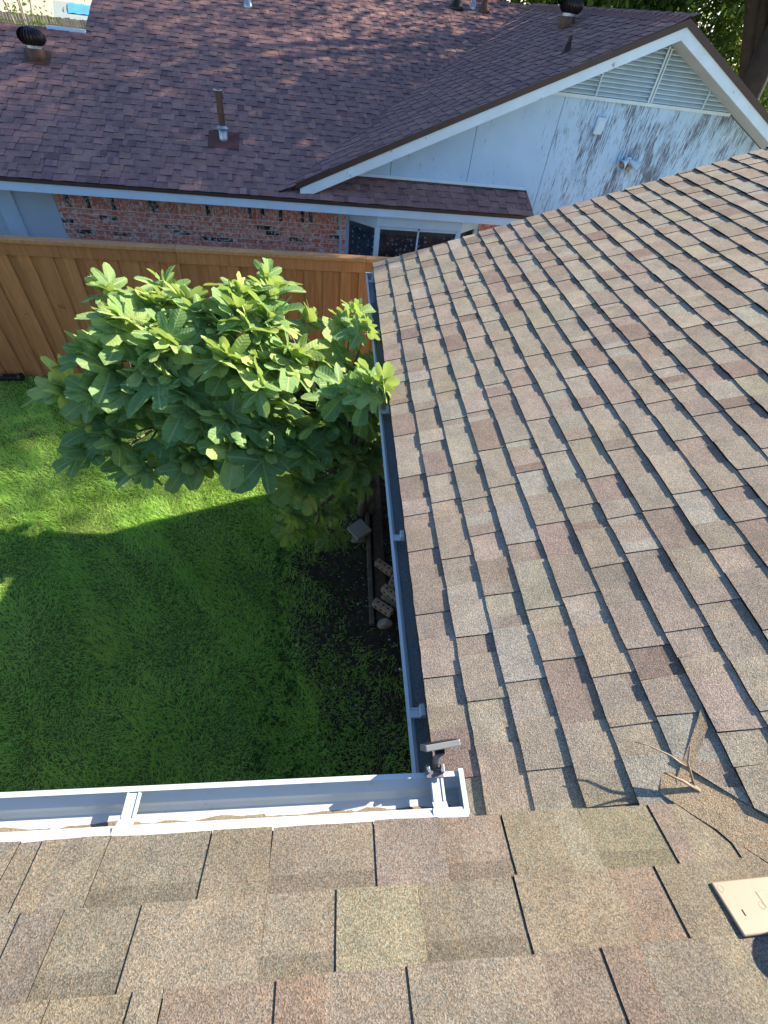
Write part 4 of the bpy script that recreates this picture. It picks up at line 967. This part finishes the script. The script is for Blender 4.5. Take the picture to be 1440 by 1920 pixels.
# pebbles and litter on the soil
pb = MB(); rn = random.Random(5)
for _ in range(420):
    x, y = rn.uniform(-.75, .35), rn.uniform(.55, 3.2)
    if not in_bed(x, y): continue
    r = rn.uniform(.003, .009) if rn.random() < .93 else rn.uniform(.012, .022); z = lawn_h(x, y)+.034
    pb.add([(x-r, y, z), (x+r, y*1, z), (x, y-r*.8, z), (x, y+r, z), (x, y, z+r*.8), (x, y, z-r)], [(1, 3, 4), (3, 0, 4), (0, 2, 4), (2, 1, 4), (3, 1, 5), (0, 3, 5), (2, 0, 5), (1, 2, 5)])
stuff(pb.build('pebbles', 'pebble'), 'scattered pale pebbles and chips on the dark soil', 'pebbles')
wd = MB(); 
for _ in range(260):
    x, y = rn.uniform(-.95, .02), rn.uniform(.7, 3.0); z = lawn_h(x, y)+.02
    for k in range(rn.randint(3, 6)):
        az = rn.uniform(0, 6.28); ln = rn.uniform(.02, .05); wl = ln*.3; dx, dy = math.cos(az), math.sin(az)
        wd.add([(x, y, z), (x+dx*ln*.5-dy*wl, y+dy*ln*.5+dx*wl, z+.018), (x+dx*ln, y+dy*ln, z+.012), (x+dx*ln*.5+dy*wl, y+dy*ln*.5-dx*wl, z+.018)], [(0, 3, 2, 1)])
stuff(wd.build('weeds', 'weed'), 'small broadleaf weeds at the edge of the soil bed', 'weeds')
bx = thing('spotlight', 'black plastic yard spotlight lying at the foot of the fence', 'light', (-4.95, 5.96, GZ+.01), R(8))
MB().box((-.17, -.05, 0), (.12, .05, .07)).build('housing', 'black', bx, bevel=.012); q_ = MB(); q_.tube([(.12, 0, .035), (.17, 0, .045)], [.05, .058], 14); q_.build('lens_hood', 'black', bx); MB().box((-.12, -.012, .07), (-.06, .012, .10)).build('bracket', 'grey_metal', bx)

# ================================================================== THINGS ON OUR ROOF
sl_ = thing('solar_light', 'small grey solar light clamped on the front gutter at the corner', 'light', (-.045, .112, HA-.02))
def slb(name, mat, c, ax, ay, az, bev=.0015): return MB().obox(c, ax, ay, az).build(name, mat, sl_, bevel=bev)
slb('clamp_plate', 'grey_metal', (-.006, -.005, .010), (.026, 0, 0), (0, .010, 0), (0, 0, .004))
slb('clamp_jaw', 'grey_metal', (-.006, .010, -.010), (.022, 0, 0), (0, .003, 0), (0, 0, .020))
for s in (-1, 1):
    slb('clamp_ear', 'grey_metal', (-.006+s*.021, .006, .020), (.005, 0, 0), (0, .011, 0), (0, 0, .010))
    b_ = MB(); b_.tube([(-.006+s*.019, .000, .028), (-.006+s*.019, .000, .033)], .0048, 10); b_.build('bolt', 'bolt', sl_)
nk = MB(); nk.tube([(-.004, .012, .012), (-.003, .026, .035), (.002, .034, .070)], [.009, .0095, .008], 10); nk.build('swivel_neck', 'grey_metal', sl_, smooth=True)
pn_ = Vector((-.06, .96, .30)).normalized(); pa = Vector((.985, .12, 0)).normalized(); pb_ = pn_.cross(pa).normalized()
slb('panel_housing', 'panel', Vector((.004, .052, .078)), pa*.050, pb_*.036, pn_*.0085, .003)
slb('solar_cell', 'black', Vector((.004, .052, .078))+pn_*.0092, pa*.043, pb_*.035, pn_*.0006, 0)
slb('hinge', 'black', (.004, .038, .066), (.012, 0, 0), (0, .008, 0), (0, 0, .012))
# dry stem lodged in the valley
dry = thing('dry_stem', 'dry pale forked stem lodged in the roof valley', 'twig', onB(.690, .035, .01))
b0 = Vector(onB(.690, .035, .012))
def sp(pts, r, name):
    m_ = MB(); m_.tube([Vector(p) for p in pts], r, 6); m_.build(name, 'stem', dry, smooth=True, off=tuple(b0))
sp([b0, b0+Vector((-.020, .055, .045)), b0+Vector((-.028, .085, .095))], [.0042, .0032, .0018], 'branch')
sp([b0+Vector((.004, -.004, 0)), b0+Vector((-.035, .016, .010)), b0+Vector((-.082, .038, .012))], [.0048, .0038, .0026], 'branch')
sp([b0+Vector((-.015, .040, .030)), b0+Vector((-.055, .075, .035)), b0+Vector((-.105, .110, .022)), b0+Vector((-.135, .120, .016))], [.0034, .0028, .0020, .0013], 'branch')
sp([b0+Vector((.012, -.010, -.002)), b0, b0+Vector((-.012, .010, .006))], [.0052, .0062, .0045], 'stub')
# beige plastic plate on the near slope
def onA(x, y, h): return Vector((x, y, HA-y*TP))+nA*h
pc = onA(.665, -.225, .004); pl_ = thing('plastic_plate', 'beige moulded plastic plate lying face down on the near shingles', 'plate', pc)
ex = Vector((1, .02, 0)); ex = (ex-nA*ex.dot(nA)).normalized(); ey = nA.cross(ex)
def pbx(name, mat, cx, cy, hx, hy, h0, h1, bev=.001): return MB().obox(ex*cx+ey*cy+nA*((h0+h1)/2), ex*hx, ey*hy, nA*((h1-h0)/2)).build(name, mat, pl_, bevel=bev)
pbx('back_plate', 'beige', .03, .0, .115, .052, .004, .012, .003)
pbx('lower_tab', 'beige', .075, -.062, .065, .0095, .004, .0115, .002)
pbx('slot', 'hole', -.052, -.012, .0018, .006, .0119, .0124, 0)
pbx('label_recess', 'beige_mark', .045, .008, .034, .0165, .0119, .0125, 0)
pbx('label_field', 'beige', .045, .008, .0325, .015, .0121, .0129, 0)
for cx, cy, r in ((-.070, .036, .0085), (.005, -.004, .0080)):
    m_ = MB()
    for k in range(20):
        t0, t1 = 2*math.pi*k/20, 2*math.pi*(k+1)/20
        m_.add([tuple(ex*(cx+rr*math.cos(t))+ey*(cy+rr*math.sin(t))+nA*hh) for rr, t, hh in ((r, t0, .0121), (r*.82, t0, .0125), (r*.82, t1, .0125), (r, t1, .0121), (r*.64, t0, .0122), (r*.64, t1, .0122))], [(0, 3, 2, 1), (1, 2, 5, 4)])
    m_.build('moulded_ring', 'beige', pl_)
for yy, xx0 in ((.016, .03), (.010, .028), (.004, .030)): pbx('moulded_line', 'beige_mark', xx0+.018, yy, .018, .0006, .0128, .0132, 0)
pbx('shadow_post', 'black', .115, -.055, .012, .012, .012, .10, .003)  # unseen post, added to carry the shadow-casting head
hd_ = MB(); hc = ex*.135+ey*-.075+nA*.115; hd_.tube([hc-nA*.03, hc-nA*.02, hc+nA*.03, hc+nA*.045], [.030, .042, .042, .030], 18); hd_.build('lamp_or_shadow_head', 'black', pl_, smooth=True)  # no lamp: rounded head added out of view to cast a shadow beside the plate

# ================================================================== TREES AND FAR THINGS
def limb_tree(name, label, base, h, tr_r, crown_c, crown_r, nclump, nleaf, lsize, mat, seed, group=None, limbs=9, bark='oak_bark', clump_r=.55):
    rn = np.random.default_rng(seed); base = Vector(base); root = thing(name, label, 'tree', base, group=group)
    cc = Vector(crown_c); trunk = MB(); top = base.lerp(cc, .75)
    trunk.tube([base-Vector((0, 0, .1)), base+Vector((0, 0, .3)), base.lerp(top, .4)+Vector((.05, 0, 0)), top], [tr_r*1.35, tr_r*1.05, tr_r*.85, tr_r*.45], 12)
    for i in range(limbs):
        st_ = base.lerp(top, .38+.6*i/limbs); d = Vector(rn.normal(size=3)); d.z = abs(d.z)*.4; d.normalize()
        en = cc+Vector((d.x*crown_r[0], d.y*crown_r[1], d.z*crown_r[2]))*.75; trunk.tube([st_, st_.lerp(en, .5)+Vector((0, 0, .3)), en], [tr_r*.42, tr_r*.25, tr_r*.07], 7)
    trunk.build('trunk', bark, root, smooth=True, off=tuple(base))
    v = rn.normal(size=(nclump, 3)); v /= np.linalg.norm(v, axis=1)[:, None]; r = rn.uniform(.35, 1.0, nclump)**.5
    cen = np.array(cc)+v*r[:, None]*np.array(crown_r)
    P_ = (cen[:, None, :]+rn.normal(size=(nclump, nleaf, 3))*clump_r*np.array([1, 1, .6])).reshape(-1, 3); n = len(P_)
    a = rn.normal(size=(n, 3)); a /= np.linalg.norm(a, axis=1)[:, None]; b = np.cross(a, rn.normal(size=(n, 3))); b /= np.linalg.norm(b, axis=1)[:, None]
    s = (lsize*rn.uniform(.6, 1.3, n))[:, None]; a *= s; b *= s*.45
    V_ = np.stack([P_-a, P_+b, P_+a, P_-b], 1).reshape(-1, 3)-np.array(base)
    me = bpy.data.meshes.new('crown'); me.vertices.add(4*n); me.vertices.foreach_set('co', V_.ravel().astype(np.float32)); me.loops.add(4*n); me.loops.foreach_set('vertex_index', np.arange(4*n, dtype=np.int32))
    me.polygons.add(n); me.polygons.foreach_set('loop_start', np.arange(0, 4*n, 4, dtype=np.int32)); me.update(calc_edges=True)
    at = me.attributes.new('tint', 'FLOAT_COLOR', 'FACE'); t = np.zeros((n, 4), np.float32); t[:, 2] = rn.random(n); t[:, 3] = 1; at.data.foreach_set('color', t.ravel())
    me.materials.append(M[mat]); o = bpy.data.objects.new('crown', me); COL.objects.link(o); o.parent = root
    return root
limb_tree('oak_tree', 'big shade tree with thick dark trunk behind the white gable', (10.9, 16.2, GZ), 12, .42, (9.9, 15.2, 7.9), (5.0, 6.0, 5.2), 490, 110, .085, 'oak_leaf', 1, clump_r=.62)
limb_tree('oak_tree', 'shade tree beside the brick house, off the right edge of the view', (12.8, 13.0, GZ), 9, .25, (12.3, 13.6, 9.3), (2.9, 2.0, 2.6), 150, 110, .085, 'oak_leaf', 2)
tg = 'trees behind the brick house'
for i, (az, d, cz, r, mt, lb) in enumerate(((9, 26, 3.2, (2.6, 2.2, 3.4), 'oak_leaf', 'dark green tree showing behind the main ridge near the vents'), (15.5, 27, 3.0, (3.0, 2.2, 3.4), 'bright_leaf', 'bright green tree behind the ridge, left of the wing turbine'), (21.5, 29, 3.4, (3.0, 2.4, 4.0), 'oak_leaf', 'dark green tree behind the ridge, right of the wing turbine'), (27.5, 30, 3.4, (3.2, 2.4, 4.4), 'oak_leaf', 'dark green tree behind the gable peak'), (33, 31, 3.0, (3.2, 2.4, 4.6), 'bright_leaf', 'bright yellow green tree behind the thick trunk'), (38.5, 28, 3.0, (3.0, 2.4, 4.0), 'bright_leaf', 'bright green tree at the right edge behind the gable'))):
    x, y = CAM[0]+d*math.sin(R(az)), CAM[1]+d*math.cos(R(az))
    limb_tree('tree', lb, (x, y, GZ), 7, .16, (x, y, cz), r, 170, 85, .12, mt, 10+i, tg, limbs=6, clump_r=.5)
# low branch of foliage hanging near the thick trunk
# far left: weathered fence, lot, shed with tarp, sapling
def far(az, d, z=GZ): return Vector((CAM[0]+d*math.sin(R(az)), CAM[1]+d*math.cos(R(az)), z))
structure(MB().add([tuple(far(-40, 46, GZ-.02)), tuple(far(-8, 46, GZ-.02)), tuple(far(-8, 260, GZ-.02)), tuple(far(-40, 260, GZ-.02))], [(3, 2, 1, 0)][::1]).build('lot_ground', 'pale_lot'))
f0, f1 = far(-32, 43), far(-12, 43); ffd = (f1-f0).normalized(); ffl = (f1-f0).length
ff_ = thing('picket_fence', 'weathered grey board fence beyond the low roof at the far left', 'fence', f0, math.atan2(ffd.y, ffd.x))
k = 0; x = 0
me_p = None
while x < ffl:
    o = MB().box((0, 0, 0), (.138, .02, 1.8)).build('board', 'weathered', ff_) if me_p is None else bpy.data.objects.new('board', me_p)
    if me_p is None: me_p = o.data
    else: COL.objects.link(o); o.parent = ff_
    o.location = (x, random.uniform(-.01, .01), random.uniform(-.03, .03)); x += .148
for z in (.4, 1.4): MB().box((0, .021, z), (ffl, .06, z+.09)).build('rail', 'weathered', ff_)
sc_ = far(-20.0, 53)
shd = thing('shed', 'grey green shed with shallow roof beyond the weathered fence', 'shed', sc_, R(14))
MB().box((-1.6, -1.5, 0), (1.8, 1.5, 1.25)).build('wall', 'shed_wall', shd)
MB().prism([(-1.8, -1.7, 1.2), (2.0, -1.7, 1.2), (2.0, 0, 2.0), (-1.8, 0, 2.0)], (0, 0, .06)).build('roof', 'shed_roof', shd)
MB().prism([(-1.8, 0, 2.0), (2.0, 0, 2.0), (2.0, 1.7, 1.2), (-1.8, 1.7, 1.2)], (0, 0, .06)).build('roof', 'shed_roof', shd)
MB().box((-.4, -1.53, 0), (.5, -1.501, 1.1)).build('door', 'white', shd)
tp = MB()
tpv = [(-.9+2.6*i/8, -1.1+2.4*j/6, 0) for j in range(7) for i in range(9)]
tpv = [(x, y, 2.0-abs(y)*.47+.05+.02*math.sin(x*9+y*5)) for x, y, _ in tpv]
tp.add(tpv, [(j*9+i, j*9+i+1, (j+1)*9+i+1, (j+1)*9+i) for j in range(6) for i in range(8)])
to = tp.build('tarp', 'tarp', smooth=True); to.location = sc_; to.rotation_euler = (0, 0, R(14)); tag(to, 'blue tarp spread over the ridge of the far shed', 'tarp')
sb = far(-24.3, 26); lb = thing('sapling', 'thin multi stemmed sapling behind the left turbine vent', 'tree', sb)
sg = MB()
for k in range(4):
    a = k*1.7; sg.tube([(0.05*k, 0, 0), (.1*math.cos(a), .1*math.sin(a), 1.6), (.55*math.cos(a), .4*math.sin(a), 3.6)], [.05, .04, .015], 6)
sg.build('trunk', 'bark', lb, smooth=True)
cr = MB(); rn = random.Random(8)
for _ in range(420):
    p = Vector((rn.gauss(.25, .55), rn.gauss(0, .4), rn.gauss(2.2, .75))); a = Vector((rn.gauss(0, 1), rn.gauss(0, 1), rn.gauss(0, 1))).normalized()*.06; b = a.orthogonal().normalized()*.03
    cr.add([tuple(p-a), tuple(p+b), tuple(p+a), tuple(p-b)], [(0, 1, 2, 3)], (0, 0, rn.random()))
cr.build('crown', 'bright_leaf', lb)
# pale far wall at the top left and a far house past the trunk
def far_house(loc, rz, w, d, h, rh, label, wm):
    o = thing('far_house', label, 'house', loc, rz)
    MB().box((-w/2, -d/2, 0), (w/2, d/2, h)).build('wall', wm, o)
    MB().prism([(-w/2-.4, -d/2-.4, h-.1), (w/2+.4, -d/2-.4, h-.1), (w/2+.4, 0, h+rh), (-w/2-.4, 0, h+rh)], (0, 0, .12)).build('roof', 'far_roof', o)
    MB().prism([(-w/2-.4, 0, h+rh), (w/2+.4, 0, h+rh), (w/2+.4, d/2+.4, h-.1), (-w/2-.4, d/2+.4, h-.1)], (0, 0, .12)).build('roof', 'far_roof', o)
    for ux in (-w*.28, w*.22):
        f_ = MB().box((ux-.6, -d/2-.03, 1.0), (ux+.6, -d/2-.002, 2.1)).build('window', 'white', o); MB().box((ux-.52, -d/2-.04, 1.08), (ux+.52, -d/2-.031, 2.02)).build('pane', 'black', f_)
    return o
far_house(far(-27, 120), R(10), 16, 8, 2.8, 1.8, 'long pale house across the lot at the far left', 'far_wall')
far_house(far(38, 44), R(-30), 9, 7, 2.4, 1.4, 'pale house glimpsed past the thick tree trunk', 'far_wall')

# lift everything so that the lawn lies at z = 0
for o in list(SC.objects):
    if o.parent is None and o.type != 'LIGHT': o.location.z += -GZ
